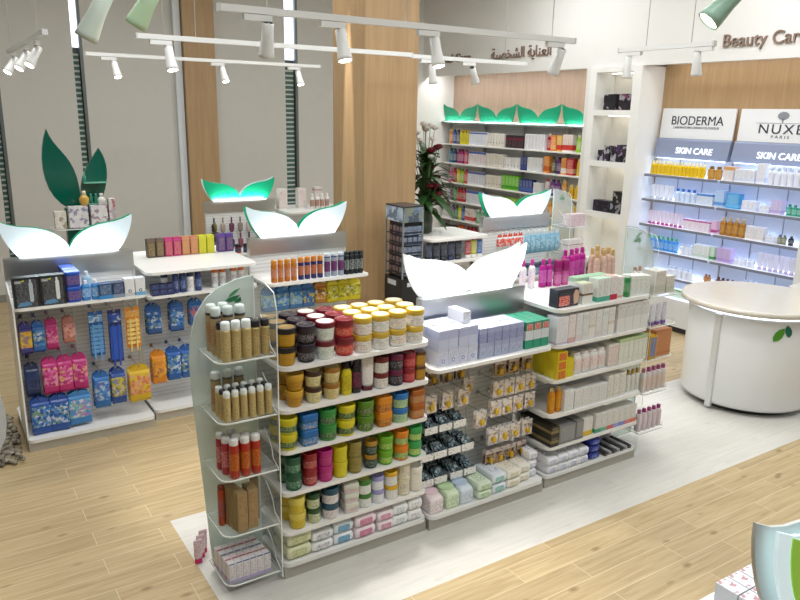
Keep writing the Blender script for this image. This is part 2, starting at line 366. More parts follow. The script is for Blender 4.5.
G1C, PC_ = gondola('white gondola bay of white and yellow cartons beside round desk', 3.485, 4.46, YF, YBK, (1.075, .82, .56, .315), top=1.33, panel_top=1.30)
LT = ('jar gondola',)
G2Y, G2B = 5.85, 6.25
G2A, PD = gondola('white toothbrush gondola bay under the leftmost white leaf sign', .44, 1.405, G2Y, G2B, (1.15,), header=(1.30, 1.46), sign=(LW, LG, .29), panel_top=1.30, post=.905, sides=((.445, 1.16, 1.29),))
G2M, PE = gondola('white gondola bay with counter top holding paired coloured cartons', 1.43, 2.40, G2Y+.1, G2B+.05, (1.10,), top=1.30, panel_top=1.27, front=.0, top_back=6.95)
G2C, PF = gondola('white gondola bay of orange spray cans under white leaf sign by pillar', 2.42, 3.43, G2Y, G2B, (1.135,), header=(1.315, 1.47), sign=(LW, LG, .29), panel_top=1.315, post=2.93, front=-.1)
G3A, PG = gondola('far white gondola bay with glowing green leaf sign and hanging brushes', 2.93, 3.87, 8.62, 9.0, (), header=(1.345, 1.48), sign=(LG, LW, .28), panel_top=1.345, post=3.72)
G3B, PH = gondola('far white gondola counter holding small white boxes and blue cans', 3.90, 4.85, 8.62, 9.0, (.95,), top=1.33, panel_top=1.3)
R1A, PI_ = gondola('white counter bay between black makeup stand and blue bottle bay', 4.33, 5.13, G2Y+.2, G2B+.15, (1.085,), top=1.33, panel_top=1.3, top_back=6.75)
R1B, PJ = gondola('white gondola bay of hanging blue bottles under green edged leaf sign', 5.15, 6.17, G2Y, G2B, (.86,), header=(1.35, 1.5), sign=(LW, LG, .27), panel_top=1.35, post=5.66, full=.5)
# ------------------------------------------------------------------ clear acrylic end caps
def endcap(label, xj, side, yp, yf, zs, ztop, emblem=True, group='acrylic end caps', pane=None):
    """side -1: panel runs towards -X from xj. panel in the plane y=yp, trays in front of it"""
    t = thing('acrylic_end_cap', label, 'display stand', (xj, yp, 0), 0, group)
    s = side; wd = .375
    pts = [(0, .02), (0, ztop), (s*.10, ztop-.015), (s*.20, ztop-.05), (s*.27, ztop-.10), (s*.33, ztop-.19), (s*.36, ztop-.30), (s*.375, ztop-.42), (s*.37, ztop-.6), (s*.355, ztop-.85), (s*.335, ztop-1.15), (s*.30, .02)]
    if s > 0: pts = list(reversed(pts))
    build(MB().prism(pts, -.006, .006, 'y', 0, 1), 'frosted_panel', [pane or FROST, M('cfe3da', .3)], t)
    # clear side plate with scooped front edge
    ys = yf - yp
    side_pts = [(-.008, .03), (-.008, ztop-.01), (ys*.55, ztop-.01), (ys*.9, ztop-.04), (ys, ztop-.12)]
    zz = sorted(zs, reverse=True)
    for k, z in enumerate(zz):
        zb = z
        side_pts += [(ys, zb+.20), (ys*.99, zb+.02)]
        if k < len(zz)-1: side_pts += [(ys, zb-.03)]
    side_pts += [(ys, .03)]
    build(MB().prism(side_pts, -s*.002, s*.004, 'x', 0, 1), 'side_plate', [CLEAR, EDGE], t)
    for z in zs:
        o = rrect(*(sorted((s*.008, s*.325))), ys, -.008, .06, (1, 0, 0, 0) if s < 0 else (0, 1, 0, 0))
        tr = build(MB().prism(o, z-.006, z, 'z', 0, 1), 'tray', [CLEAR, EDGE], t)
        # raised front lip
        pl = [(s*.325, -.02), (s*.325, ys+.06)] + [(s*(.265+.06*cos(a)), ys+.06-.06*sin(a)) for a in (.4, .8, 1.2, 1.57)] + [(s*.02, ys)]
        m = MB(); vs = [(x, y, z) for x, y in pl] + [(x, y, z+.028) for x, y in pl]; n = len(pl)
        m.add(vs, [(i, i+1, n+i+1, n+i) for i in range(n-1)]); 
        build(m, 'tray_lip', [CLEAR], tr)
        build(MB().tube([(x, y, z+.001) for x, y in pl], .0035, 6), 'tray_edge', [EDGE], tr)
        # S shaped grab cut on the inner cheek
        build(MB().tube([(s*.006, ys*.35, z+.17), (s*.006, ys*.55, z+.13), (s*.006, ys*.68, z+.085), (s*.006, ys*.74, z+.03), (s*.006, ys*.96, z+.0)], .003, 6), 'cheek_edge', [EDGE], tr)
    if emblem:
        e = build(MB().prism([(0, 0), (.03, -.012), (.06, -.004), (.085, .022), (.05, .02), (.02, .012)], -.002, 0, 'y').prism([(.018, .016), (.05, .027), (.078, .05), (.088, .062), (.056, .052), (.03, .034)], -.002, 0, 'y', 1)
                  .prism([(.05, -.012), (.075, -.02), (.09, -.01), (.088, .012), (.07, .002)], -.002, 0, 'y', 0), 'leaf_emblem', [M('2d7a50', .4), M('4b9a63', .4)], t, ((-.165 if s < 0 else .09), -.007, ztop-.125))
    return t
E1 = endcap('frosted end cap with clear trays of gold and red cans', 1.452, -1, 3.69, 3.375, (1.36, 1.03, .705, .375, .075), 1.73)
E2 = endcap('clear end cap of boxes and bottles facing the round desk', 4.475, 1, 3.69, 3.375, (1.3, 1.06, .80, .52, .19), 1.80, pane=GL('f2f7f5', .28, 'hazy'))
E3 = endcap('clear end cap with petal shaped panel beside green edged leaf sign', 6.185, 1, 6.2, 5.9, (1.36, 1.05, .75), 1.78, pane=GL('f2f7f5', .34, 'hazy_petal'))
# ------------------------------------------------------------------ round desk
def desk():
    cx, cy = 6.43, 3.72; t = thing('service_desk', 'round white service desk with stone top and green leaf emblem', 'desk', (cx, cy, 0))
    def ring(r, z, ax=1.): return [(r*cos(2*pi*i/64), r*ax*sin(2*pi*i/64), z) for i in range(64)]
    build(MB().loft([ring(.47, 0), ring(.47, .06)]), 'toe_kick', [M('4a4b4c', .5)], t)
    build(MB().loft([ring(.56, .06), ring(.57, .09), ring(.575, .9), ring(.565, .915)]), 'body', [M('eceeef', .25, var=.02)], t)
    build(MB().loft([ring(.54, .915), ring(.54, .945)]), 'led_band', [EM('dfeaff', 4.)], t)
    build(MB().loft([ring(.63, .945), ring(.655, .955), ring(.66, .975), ring(.655, .995), ring(.64, 1.0)]), 'desk_top', [M('dcd6ca', .18, var=.08)], t)
    a = radians(182); px, py = .575*cos(a), .575*sin(a)
    b = build(MB().prism(rrect(-.018, .018, -.03, .03, .008), 0.03, .91), 'vertical_trim', [M('dfe1e2', .3, .3)], t, (px, py, 0)); b.rotation_euler = (0, 0, a)
    for nm, c, an, z, sc, tl in (('leaf_emblem', '4f9a2f', 233.5, .795, 1., 28), ('leaf_emblem', '0f6f5c', 241.5, .825, .8, -24)):
        an = radians(an-1.5); pts = [(-.005, -.07), (.03, -.045), (.043, -.005), (.035, .04), (.012, .075), (-.02, .045), (-.032, .005), (-.026, -.04)]
        tt = radians(tl); q = [(sc*(x*cos(tt)+y*sin(tt)), sc*(-x*sin(tt)+y*cos(tt))) for x, y in pts]
        # wrapped on the drum
        m = MB(); n = len(q)
        def W(x, r, z_): th = an + x/.58; return (r*cos(th), r*sin(th), z_)
        vs = [W(x, .577, z+y) for x, y in q] + [W(x, .580, z+y) for x, y in q]
        m.add(vs, [tuple(range(n, 2*n))] + [(i, (i+1) % n, n+(i+1) % n, n+i) for i in range(n)])
        build(m, nm, [M(c, .4)], t)
    rt = build(MB().prism(rrect(.69, 1.15, -.62, .12, .1), .95, .99), 'return_top', [M('d9d6cf', .2, var=.05)], t)
    build(MB().prism(rrect(.73, 1.1, -.55, .05, .08), .03, .95), 'return_body', [M('e6e8ea', .3, var=.02)], t)
    return t
desk()
# ------------------------------------------------------------------ niche tower between the two wall displays
NZ = (2.69, 2.035, 1.365)
nt_ = thing('niche_shelf_unit', 'tall white lit niche tower holding black boxes', 'shelving unit', (7.9, 6.64, 0))
def nb(mb, nm, mats): return build(mb, nm, mats, nt_, (-7.9, -6.64, 0))
nb(MB().box(7.56, 8.3, 6.95, 7.06, 0, 3.225), 'side_panel', WHITE); nb(MB().box(7.56, 8.0, 6.22, 6.35, 0, 3.225), 'side_panel', WHITE)
nb(MB().box(7.92, 7.94, 6.35, 6.95, 0, 3.225), 'back_panel', [M('f3f0e6', .5)]); nb(MB().box(7.56, 7.92, 6.35, 6.95, 3.16, 3.22), 'top_panel', WHITE)
for z in NZ + (.72,):
    nb(MB().box(7.56, 7.92, 6.35, 6.95, z-.07, z), 'shelf', WHITE)
for z in (3.16, 2.62, 1.965, 1.295): nb(MB().box(7.80, 7.84, 6.40, 6.90, z-.008, z-.001), 'led_strip', [EM('fff8ea', 4.5)])
# ------------------------------------------------------------------ personal-care wall shelving
PZ = (2.09, 1.755, 1.415, 1.085, .755, .42, .1)
def wallbay(label, y0, y1, i):
    t = thing('wall_shelf_bay', label, 'shelving unit', (8.28, (y0+y1)/2, 0), 0, 'personal care wall bays'); c = (-8.28, -(y0+y1)/2, 0)
    build(MB().box(8.26, 8.285, y0+.01, y1-.01, 0, 2.46), 'back_panel', [PEG], t, c)
    build(MB().box(8.2, 8.28, y0, y0+.02, 0, 2.46).box(8.2, 8.28, y1-.02, y1, 0, 2.46), 'upright', [M('cfd0d0', .4)], t, c)
    for z in PZ: build(MB().box(8.0, 8.26, y0+.004, y1-.004, z-.022, z), 'shelf', [WHITE], t, c)
    h = build(MB().box(8.02, 8.26, y0, y1, 2.44, 2.47), 'canopy', [M('7f8a86', .5, .3)], t, c)
    # leaf sign, facing -X
    m = MB()
    for s in (-1, 1): m.prism([(-u, v) for u, v in petal(s, .96, .30, .5, .35)], -.005, .005, 'x')
    build(m, 'leaf_sign', [LGW], t, (8.05-8.28, 0, 2.475))
    m = MB()
    build(MB().box(8.14, 8.15, y0+.03, y1-.03, 2.47, 2.478), 'led_strip', [EM('eefaf6', 12.)], t, c)
    build(MB().box(8.025, 8.03, y0+.1, y1-.1, 2.47, 2.473), 'led_strip', [EM('e8fff4', 6.)], t, c)
    led_lamp(7.985, (y0+y1)/2, 2.485, .75, (.75, 0, .6), 1.0, 'y')
    return t
wl4 = ('corner', 'second from corner', 'third from corner', 'nearest the niche tower')
for i in range(4):
    y1 = 10.98-.985*i; wallbay('wall shelf bay under green leaf sign, ' + ('in the far corner', 'second from far corner', 'third from far corner', 'nearest the white niche tower')[i], y1-.985, y1, i)
# ------------------------------------------------------------------ skin-care wall shelving
SZ = (1.915, 1.605, 1.285, .965, .66)
def skinbay(label, y0, y1, brand):
    yc = (y0+y1)/2; t = thing('wall_shelf_bay', label, 'shelving unit', (7.98, yc, 0), 0, 'skin care wall bays'); c = (-7.98, -yc, 0)
    build(MB().box(7.965, 7.99, y0, y1, 0, 2.2), 'back_panel', [M('c3c9d6', .4)], t, c)
    for k in (1, 2): build(MB().box(7.955, 7.965, y0+(y1-y0)*k/3-.004, y0+(y1-y0)*k/3+.004, .5, 2.15), 'panel_joint', [M('8d93a0', .5)], t, c)
    for z in SZ:
        s = build(MB().box(7.74, 7.965, y0+.006, y1-.006, z-.012, z), 'shelf', [M('f4f6fb', .2)], t, c)
        build(MB().box(7.732, 7.74, y0+.006, y1-.006, z-.03, z), 'shelf_edge', [M('7e818e', .35)], s)
        build(MB().box(7.93, 7.94, y0+.02, y1-.02, z+.002, z+.008), 'led_strip', [EM('cfe0ff', 12.)], s)
        build(MB().box(7.75, 7.76, y0+.02, y1-.02, z-.018, z-.0125), 'led_strip', [EM('cfe0ff', 10.)], s)
    cb = build(MB().box(7.66, 7.965, y0+.003, y1-.003, .08, .42), 'cabinet', [M('e3e5e8', .3)], t, c)
    build(MB().box(7.72, 7.965, y0, y1, 0, .08), 'toe_kick', [M('3a3c40', .5)], t, c)
    build(MB().box(7.66, 7.965, y0+.003, y1-.003, .42, .435), 'light_top', [EM('dfe8ff', 1.3)], t, c)
    # canopy with lit wording, and the brand board leaning above it
    pts = [(7.875, 2.12), (7.87, 2.135), (7.915, 2.34), (7.93, 2.36), (7.965, 2.36), (7.965, 2.12)]
    build(MB().prism(pts, y0+.012, y1-.012, 'y', 0), 'canopy', [M('8d98b4', .3, .1)], t, c)
    build(MB().box(7.89, 7.90, y0+.05, y1-.05, 2.108, 2.119), 'led_strip', [EM('d6e4ff', 8.)], t, c)
    build(MB().box(7.83, 7.838, y0+.05, y1-.05, 2.112, 2.12), 'light_rail', [M('d9dde6', .3)], t, c)
    build(MB().box(7.84, 7.846, y0+.06, y1-.06, 2.114, 2.12), 'led_strip', [EM('d6e4ff', 4.)], t, c)
    text('SKIN CARE', .104, EM('f4f8ff', 1.7), 'sign_lettering', t, .004, (7.876-7.98, -.05, 2.185), (radians(77.6), 0, -pi/2), 'CENTER', 1.0)
    b = build(MB().box(-.01, .01, -(y1-y0)/2+.02, (y1-y0)/2-.02, 0, .36), 'brand_board', [M('e9ebee', .3, var=.02)], t, (7.945-7.98, 0, 2.362)); b.rotation_euler = (0, radians(4), 0)
    INK = M('2e3340', .5)
    if brand == 'B':
        text('BIODERMA', .15, INK, 'brand_lettering', b, .002, (-.012, 0, .165), RX, 'CENTER', .98, .0)
        text('LABORATOIRE DERMATOLOGIQUE', .036, INK, 'brand_lettering', b, .001, (-.012, 0, .12), RX, 'CENTER', 1.1)
    else:
        text('NUXE', .145, INK, 'brand_lettering', b, .002, (-.012, .01, .095), RX, 'CENTER', 1.18, .0, 1.22)
        text('P A R I S', .045, INK, 'brand_lettering', b, .001, (-.012, 0, .045), RX, 'CENTER', 1.3)
        m = MB()
        for k in range(9):
            a = pi*k/8; m.lathe([(.001, -.001), (.03, 0), (.001, .001)], 10)
        m = MB().prism([(.06*cos(a)*(1+.16*(i % 2)), .365+.04*sin(a)*(1+.15*(i % 2))) for i, a in enumerate([2*pi*k/22 for k in range(22)])], -.002, .001, 'x')
        m.prism([(-.006, .285), (.006, .285), (.012, .34), (-.012, .34)], -.002, .001, 'x'); m.box(-.002, .001, -.3, .3, .283, .287)
        build(m, 'tree_emblem', [M('878c94', .5)], b, (-.011, 0, -.078))
    return t
skinbay('left skin care wall bay under the BIODERMA board', 5.13, 6.18, 'B')
skinbay('right skin care wall bay under the NUXE board', 4.06, 5.11, 'N')
# ------------------------------------------------------------------ black makeup stand by the pillar
st = thing('makeup_stand', 'black makeup display stand in front of the oak pillar', 'display stand', (3.94, 5.96, 0))
SX0, SX1, SY0, SY1 = -.12, .12, -.16, .16
build(MB().box(SX0, SX1, SY0, SY1, 0, 1.02), 'base_cabinet', [M('1e1f22', .35)], st)
build(MB().box(SX0+.03, SX1-.03, SY0+.03, SY1-.03, 1.02, 1.70), 'core', [M('15161a', .4)], st)
build(MB().box(SX0, SX1, SY0, SY1, 1.70, 1.735), 'cap', [M('33353a', .3)], st)
for x, y in ((SX0, SY0), (SX1-.012, SY0), (SX0, SY1-.012)): build(MB().box(x, x+.012, y, y+.012, 1.02, 1.70), 'corner_post', [M('a9b4bd', .15, .6)], st)
build(MB().box(SX0+.01, SX1-.01, SY0-.004, SY0, 1.58, 1.72), 'poster', [PM(('6b7f95', '9fb0c4', '2e3238', '8a8f6a'), 14)], st)
build(MB().box(SX0-.004, SX0, SY0+.01, SY1-.01, 1.58, 1.72), 'poster', [PM(('93a4b8', 'c8d2dc', '4d5a68', 'b7c6d4'), 10)], st)
for k in range(5):
    z = 1.05+k*.1
    build(MB().box(SX0+.002, SX1-.002, SY0+.004, SY0+.03, z, z+.006), 'rack', [M('5d6874', .2, .3)], st)
    build(MB().box(SX0+.004, SX0+.03, SY0+.004, SY1-.004, z, z+.006), 'rack', [M('4a4a50', .2, .3)], st)
for x in (-.06,): build(MB().box(x, x+.1, SY0-.003, SY0, .94, .98), 'label_plate', [M('cfd3d6', .4)], st)
build(MB().box(SX0-.003, SX0, -.05, .1, .94, .99), 'label_plate', [M('cfd3d6', .4)], st)
# ------------------------------------------------------------------ green leaf perfume stand
ls = thing('leaf_display_stand', 'tall dark green display stand shaped as two leaves', 'display stand', (1.27, 7.6, 0))
DG = M('0b5a49', .1)
def bez(p0, p1, p2, p3, n=10): return [tuple((1-t)**3*a+3*(1-t)**2*t*b+3*(1-t)*t*t*c+t**3*d for a, b, c, d in zip(p0, p1, p2, p3)) for t in [i/n for i in range(n+1)]]
lf = bez((-.02, 1.62), (-.36, 1.68), (-.36, 2.15), (-.255, 2.40)) + bez((-.255, 2.40), (-.20, 2.17), (.0, 2.18), (-.01, 1.72))[1:]
rf = bez((.0, 1.62), (-.02, 1.95), (.06, 2.02), (.195, 2.22)) + bez((.195, 2.22), (.30, 2.05), (.26, 1.86), (.14, 1.62))[1:]
build(MB().prism(lf, -.02, .02, 'y'), 'leaf_panel', [DG], ls); build(MB().prism(rf, -.02, .02, 'y'), 'leaf_panel', [DG], ls, (0, .03, 0))
build(MB().box(-.16, .19, -.03, .04, .25, 1.66), 'stem_panel', [DG], ls); build(MB().lathe([(.3, 0), (.3, .03), (.27, .04)], 28), 'foot', [DG], ls)
build(MB().box(-.16, .19, -.03, .04, .04, .25), 'stem_panel', [DG], ls)
for z in (1.49, 1.2): build(MB().prism(rrect(-.32, .36, -.27, -.03, .1, (1, 1, 0, 0)), z-.008, z, 'z', 0, 1), 'clear_shelf', [CLEAR, EDGE], ls)
for z, x0, x1 in ((1.70, .0, .19), (1.90, .02, .23)): build(MB().box(x0, x1, -.11, .005, z-.006, z), 'clear_shelf', [M('7fc4ae', .15)], ls)
# ------------------------------------------------------------------ track lights
TW = M('e4e5e3', .35)
TZ = 3.09
def rail(label, p0, p1, wires):
    p0, p1 = Vector(p0), Vector(p1); d = p1-p0; L = d.length; rz = math.atan2(d.y, d.x)
    t = thing('track_rail', label, 'lighting track', p0, rz, 'suspended lighting tracks')
    build(MB().box(0, L, -.018, .018, -.017, .017), 'rail', [TW], t); build(MB().box(-.012, 0, -.02, .02, -.019, .019), 'end_cap', [M('cfd0ce', .4)], t)
    build(MB().box(L, L+.012, -.02, .02, -.019, .019), 'end_cap', [M('cfd0ce', .4)], t)
    for u in wires: build(MB().tube([(u*L, 0, .017), (u*L, 0, CH-p0.z)], .003, 6), 'hanging_wire', [M('c9c9c6', .4)], t)
    return t
rail('lighting track above the jar gondola, longest and nearest', (1.33, 3.7, TZ), (3.77, 3.7, TZ), (.45, .92))
rail('lighting track running behind the nearest track toward pillar', (1.35, 5.4, TZ-.01), (3.6, 5.4, TZ-.01), (.18,))
rail('farthest thin lighting track near the grey wall panels', (1.5, 8.0, TZ+.02), (4.05, 8.0, TZ+.02), (.3, .75))
rail('lighting track right of the pillar before the Arabic lettering', (3.75, 5.62, TZ), (5.1, 5.62, TZ), (.8,))
rail('short lighting track at far left receding from the viewer', (.85, 5.95, TZ+.02), (.85, 8.35, TZ-.01), (.15, .9))
rail('lighting track in front of the BIODERMA wall', (5.0, 4.36, TZ+.05), (5.0, 3.49, TZ+.05), (.3, .78))
SPOTN = [0]
def spot(label, x, y, z, aim, lit=True, power=40, size=1.0, ang=42, rz=0., head=None):
    """track head hanging under a rail at (x,y,z), pointing along aim"""
    t = thing('track_spotlight', label, 'spotlight', (x, y, z), rz, 'track spotlights')
    a = Vector(aim).normalized(); a = Matrix.Rotation(-rz, 3, 'Z') @ a
    build(MB().box(-.13, .02, -.016, .016, -.05, -.02), 'adapter_box', [TW], t)
    piv = Vector((.0, 0, -.095)); build(MB().tube([(.0, 0, -.045), (.012, 0, -.07), piv], .008, 8), 'arm', [TW], t)
    q = a.to_track_quat('Z', 'Y')
    h = build(MB().lathe([(.028, -.05), (.034, -.045), (.036, .05), (.046, .13), (.047, .155), (.042, .155), (.036, .13), (.0005, .128)], 20, 0, caps=False), 'lamp_head', [head or TW], t, piv); h.rotation_mode = 'QUATERNION'; h.rotation_quaternion = q; h.scale = (.88, .88, .85)
    e = build(MB().lathe([(.04, .150), (.0005, .152)], 20, 0, caps=False), 'lens', [EM('fff6e6', 14.) if lit else M('c7c9c6', .3)], h)
    if lit:
        l = bpy.data.lights.new('spot', 'SPOT'); l.energy = power*.7; l.spot_size = radians(ang); l.spot_blend = .6; l.shadow_soft_size = .04; l.color = (1, .965, .91)
        lo = ob('spot', l, None, Vector((x, y, z)) + Matrix.Rotation(rz, 3, 'Z') @ (piv + a*.17)); lo.rotation_mode = 'QUATERNION'; lo.rotation_quaternion = (Matrix.Rotation(rz, 3, 'Z') @ a).to_track_quat('-Z', 'Y')
    return t
spot('first spotlight from left on nearest track, facing away', 1.58, 3.7, TZ, (.06, .35, -1), True, 90)
spot('second spotlight on nearest track, glowing over the jars', 2.01, 3.7, TZ, (.02, -.30, -1), True, 110)
spot('third spotlight on nearest track, glowing right of pillar edge', 2.64, 3.7, TZ, (.0, -.32, -1), True, 110)
spot('last spotlight on nearest track, tilted toward the back counters', 3.66, 3.7, TZ, (-.05, .45, -1), True, 90)
spot('lit spotlight on the track behind, above paired cartons', 1.56, 5.4, TZ-.01, (.05, -.35, -1), True, 80)
spot('left lit spotlight on the farthest track', 1.76, 8.0, TZ+.02, (.1, -.45, -1), True, 60)
spot('middle lit spotlight on the farthest track', 2.88, 8.0, TZ+.02, (.1, -.45, -1), True, 60)
spot('right lit spotlight on the farthest track', 3.78, 8.0, TZ+.02, (.05, -.45, -1), True, 60)
spot('cylindrical spotlight pointed at the personal care shelves', 4.45, 5.62, TZ, (.75, .5, -1), True, 60)
spot('spotlight just right of the oak pillar top', 3.98, 5.62, TZ, (.2, .1, -1), True, 60)
for i, y in enumerate((8.0, 7.1, 6.45)):
    spot(('lowest farthest spotlight on the far left track', 'middle spotlight on the far left track', 'nearest spotlight on the far left track')[i], .85, y, TZ+.01, (-.5, -.3, -.8), True, 40, rz=pi/2)
spot('left spotlight on the track before the BIODERMA wall', 5.0, 4.27, TZ+.05, (.05, .05, -1), True, 40, rz=pi/2)
spot('right spotlight on the track before the BIODERMA wall', 5.0, 3.62, TZ+.05, (.15, .0, -1), True, 40, rz=pi/2)
NG = M('dcebe0', .35); NG2 = M('b4dcc6', .35)
def near_spot(label, lens, a, head):
    a = Vector(a).normalized(); o = Vector(lens) - a*.132 + Vector((0, 0, .095)); spot(label, o.x, o.y, o.z, a, True, 30, head=head)
    return o
near_spot('pale spotlight with lit rim at upper left, nearest the lit slot', (.565, 3., 2.845), (-.40, .27, -.85), NG)
near_spot('greenish spotlight with lit rim at top left edge', (.745, 3., 2.90), (-.44, .29, -.85), M('c4e2bd', .35))
near_spot('pale green spotlight at top right beside Beauty Care lettering', (2.33, 1.66, 2.925), (-.56, .37, -.73), NG2)
near_spot('lit spotlight cut by the top edge, above Personal Care wall', (2.17, 2.0, 3.055), (.02, .02, -1), NG)
rail('near lighting track above the upper left corner', (.35, 2.96, 3.125), (1.05, 2.96, 3.125), (.5,))
rail('near lighting track above the upper right corner', (2.2, 1.61, 3.135), (2.9, 1.61, 3.135), (.5,))
rail('near lighting track above the top edge', (1.7, 2.0, 3.28), (2.5, 2.0, 3.28), (.5,))
# scalloped wash on the pillar: a recessed ceiling spot grazing its left face
l = bpy.data.lights.new('spot', 'SPOT'); l.energy = 1500; l.spot_size = radians(7); l.spot_blend = .6; l.shadow_soft_size = .02; l.color = (1, .97, .92)
lo = ob('spot', l, None, (3.56, 6.62, 4.6)); lo.rotation_mode = 'QUATERNION'; lo.rotation_quaternion = Vector((.045, 0, -1)).to_track_quat('-Z', 'Y')
SC.view_settings.view_transform = 'Standard'; SC.view_settings.look = 'None'; SC.view_settings.gamma = 1; SC.view_settings.exposure = 0.30
# ------------------------------------------------------------------ product shapes (each returns [(part, mesh)])
_P = {}
def memo(fn):
    def g(*a, **k):
        key = (fn.__name__, a, tuple(sorted(k.items())))
        if key not in _P: _P[key] = fn(*a, **k)
        return _P[key]
    return g
def sup(hw, hd, z, p=4., n=20, cx=0, cy=0):
    out = []
    for i in range(n):
        t = 2*pi*(i+.5)/n; c, s_ = cos(t), sin(t)
        out.append((cx+hw*math.copysign(abs(c)**(2/p), c), cy+hd*math.copysign(abs(s_)**(2/p), s_), z))
    return out
@memo
def jar(r, h, body, lid, base, ink, lidh=.28, taper=1., bulge=0., dens=.45):
    hb = h*(1-lidh); b0 = r*taper; bw = r*(.96+bulge)
    m = MB().lathe([(b0*.92, 0), (b0, h*.03), (b0+(bw-b0)*.25, hb*.22), (b0+(bw-b0)*.8+bulge*r*.3, hb*.82), (bw-bulge*r*.6, hb*.95), (r*.86, hb)], 22, [0, 0, 1, 0, 0])
    l = MB().lathe([(r*.99, hb-.004), (r*1.02, hb), (r*1.02, h-.006), (r*.98, h-.001), (r*.86, h), (r*.82, h-.003), (r*.01, h-.003)], 22, [0, 0, 0, 0, 0, 1], caps=False)
    return [('body', m.mesh('jar_body', [M(body), LM(base, ink, 1., dens)])), ('lid', l.mesh('jar_lid', [M(lid, .3), M(lid, .25)]))]
@memo
def jar_disc(r, h, body, lid, disc, base, ink, lidh=.3, taper=1., bulge=0.):
    hb = h*(1-lidh); q = jar(r, h, body, lid, base, ink, lidh, taper, bulge)
    l = MB().lathe([(r*.99, hb-.004), (r*1.02, hb), (r*1.02, h-.006), (r*.98, h-.001), (r*.86, h), (r*.82, h-.002), (r*.01, h-.002)], 22, [0, 0, 0, 0, 1, 1], caps=False)
    return [q[0], ('lid', l.mesh('jar_lid', [M(lid, .3), M(disc, .3)]))]
@memo
def tub(w, h, body, lid, base, ink, lidh=.3, p=5.):
    """rounded-square jar"""
    hb = h*(1-lidh); a = w/2
    m = MB().loft([sup(a*.9, a*.9, 0, p), sup(a*.95, a*.95, h*.05, p), sup(a*.97, a*.97, hb*.2, p), sup(a*.97, a*.97, hb*.9, p), sup(a*.93, a*.93, hb, p)], [0, 0, 1, 0])
    l = MB().loft([sup(a, a, hb-.002, p), sup(a*1.02, a*1.02, hb+.004, p), sup(a*1.02, a*1.02, h-.008, p), sup(a*.96, a*.96, h, p)])
    return [('body', m.mesh('tub_body', [M(body), LM(base, ink, .8)])), ('lid', l.mesh('tub_lid', [M(lid, .3)]))]
@memo
def can(r, h, body, cap, base, ink, caph=.22, ring=None, metal=.0):
    hb = h*(1-caph)
    m = MB().lathe([(r*.93, 0), (r, .006), (r, hb*.25), (r, hb*.75), (r, hb*.93), (r*.9, hb)], 16, [0, 0, 1, 0, 0 if not ring else 2])
    c = MB().lathe([(r*.9, hb-.002), (r*.93, hb), (r*.93, h-.01), (r*.8, h-.002), (r*.01, h)], 16, caps=False)
    return [('body', m.mesh('can_body', [M(body, .3, metal), LM(base, ink, .8), M(ring or body)])), ('cap', c.mesh('can_cap', [M(cap, .35)]))]
@memo
def carton(w, d, h, main, band, base, ink, bh=.25, by=.0, topc=None, mark=None, flap=None):
    """printed box: coloured band and lettered panel on its faces"""
    m = MB().box(-w/2, w/2, -d/2, d/2, 0, h); e = .0006
    if topc: m.m[1] = 3
    if by >= 0:
        z0 = h*by; z1 = h*(by+bh); m.box(-w/2-e, w/2+e, -d/2-e, d/2+e, z0+.0005, z1-.0005, 1)
        lz = (h*.08, z0-.004) if by > .5 else (z1+.004, h*.93)
    else: lz = (h*.12, h*.9)
    m.add([(-w*.4, -d/2-e*2, lz[0]), (w*.4, -d/2-e*2, lz[0]), (w*.4, -d/2-e*2, lz[1]), (-w*.4, -d/2-e*2, lz[1])], [(0, 1, 2, 3)], 2)
    if mark: m.prism([(w*.17*cos(2*pi*i/14), h*.3+w*.17*sin(2*pi*i/14)) for i in range(14)], -d/2-e*3, -d/2-e, 'y', 4).prism([(w*.10*cos(2*pi*i/12), h*.3+w*.10*sin(2*pi*i/12)) for i in range(12)], -d/2-e*4, -d/2-e*2, 'y', 0)
    m.box(-w/2+.002, w/2-.002, -d*.5+.002, -d*.5+(.0035 if not flap else .012), h-.0005, h+.0006, 1 if not flap else 5)      # tuck-flap line
    return [('carton', m.mesh('carton', [M(main, .45), M(band, .4), LM(base, ink, 1.2), M(topc or main, .45), M(mark or main, .4), M(flap or main, .4)]))]
@memo
def tube(w, h, body, cap, base, ink, caph=.2):
    hc = h*caph; a = w/2
    c = MB().loft([sup(a*.86, a*.6, 0, 2.6), sup(a*.88, a*.62, .004, 2.6), sup(a*.84, a*.58, hc, 2.6)])
    b = MB().loft([sup(a*.84, a*.56, hc, 2.2), sup(a*.95, a*.55, hc+h*.1, 2.2), sup(a*.98, a*.42, h*.55, 2.4), sup(a*1.0, a*.18, h*.9, 3), sup(a*1.0, .002, h, 4)], [0, 1, 1, 0])
    return [('body', b.mesh('tube_body', [M(body, .35), LM(base, ink, .8)])), ('cap', c.mesh('tube_cap', [M(cap, .3)]))]
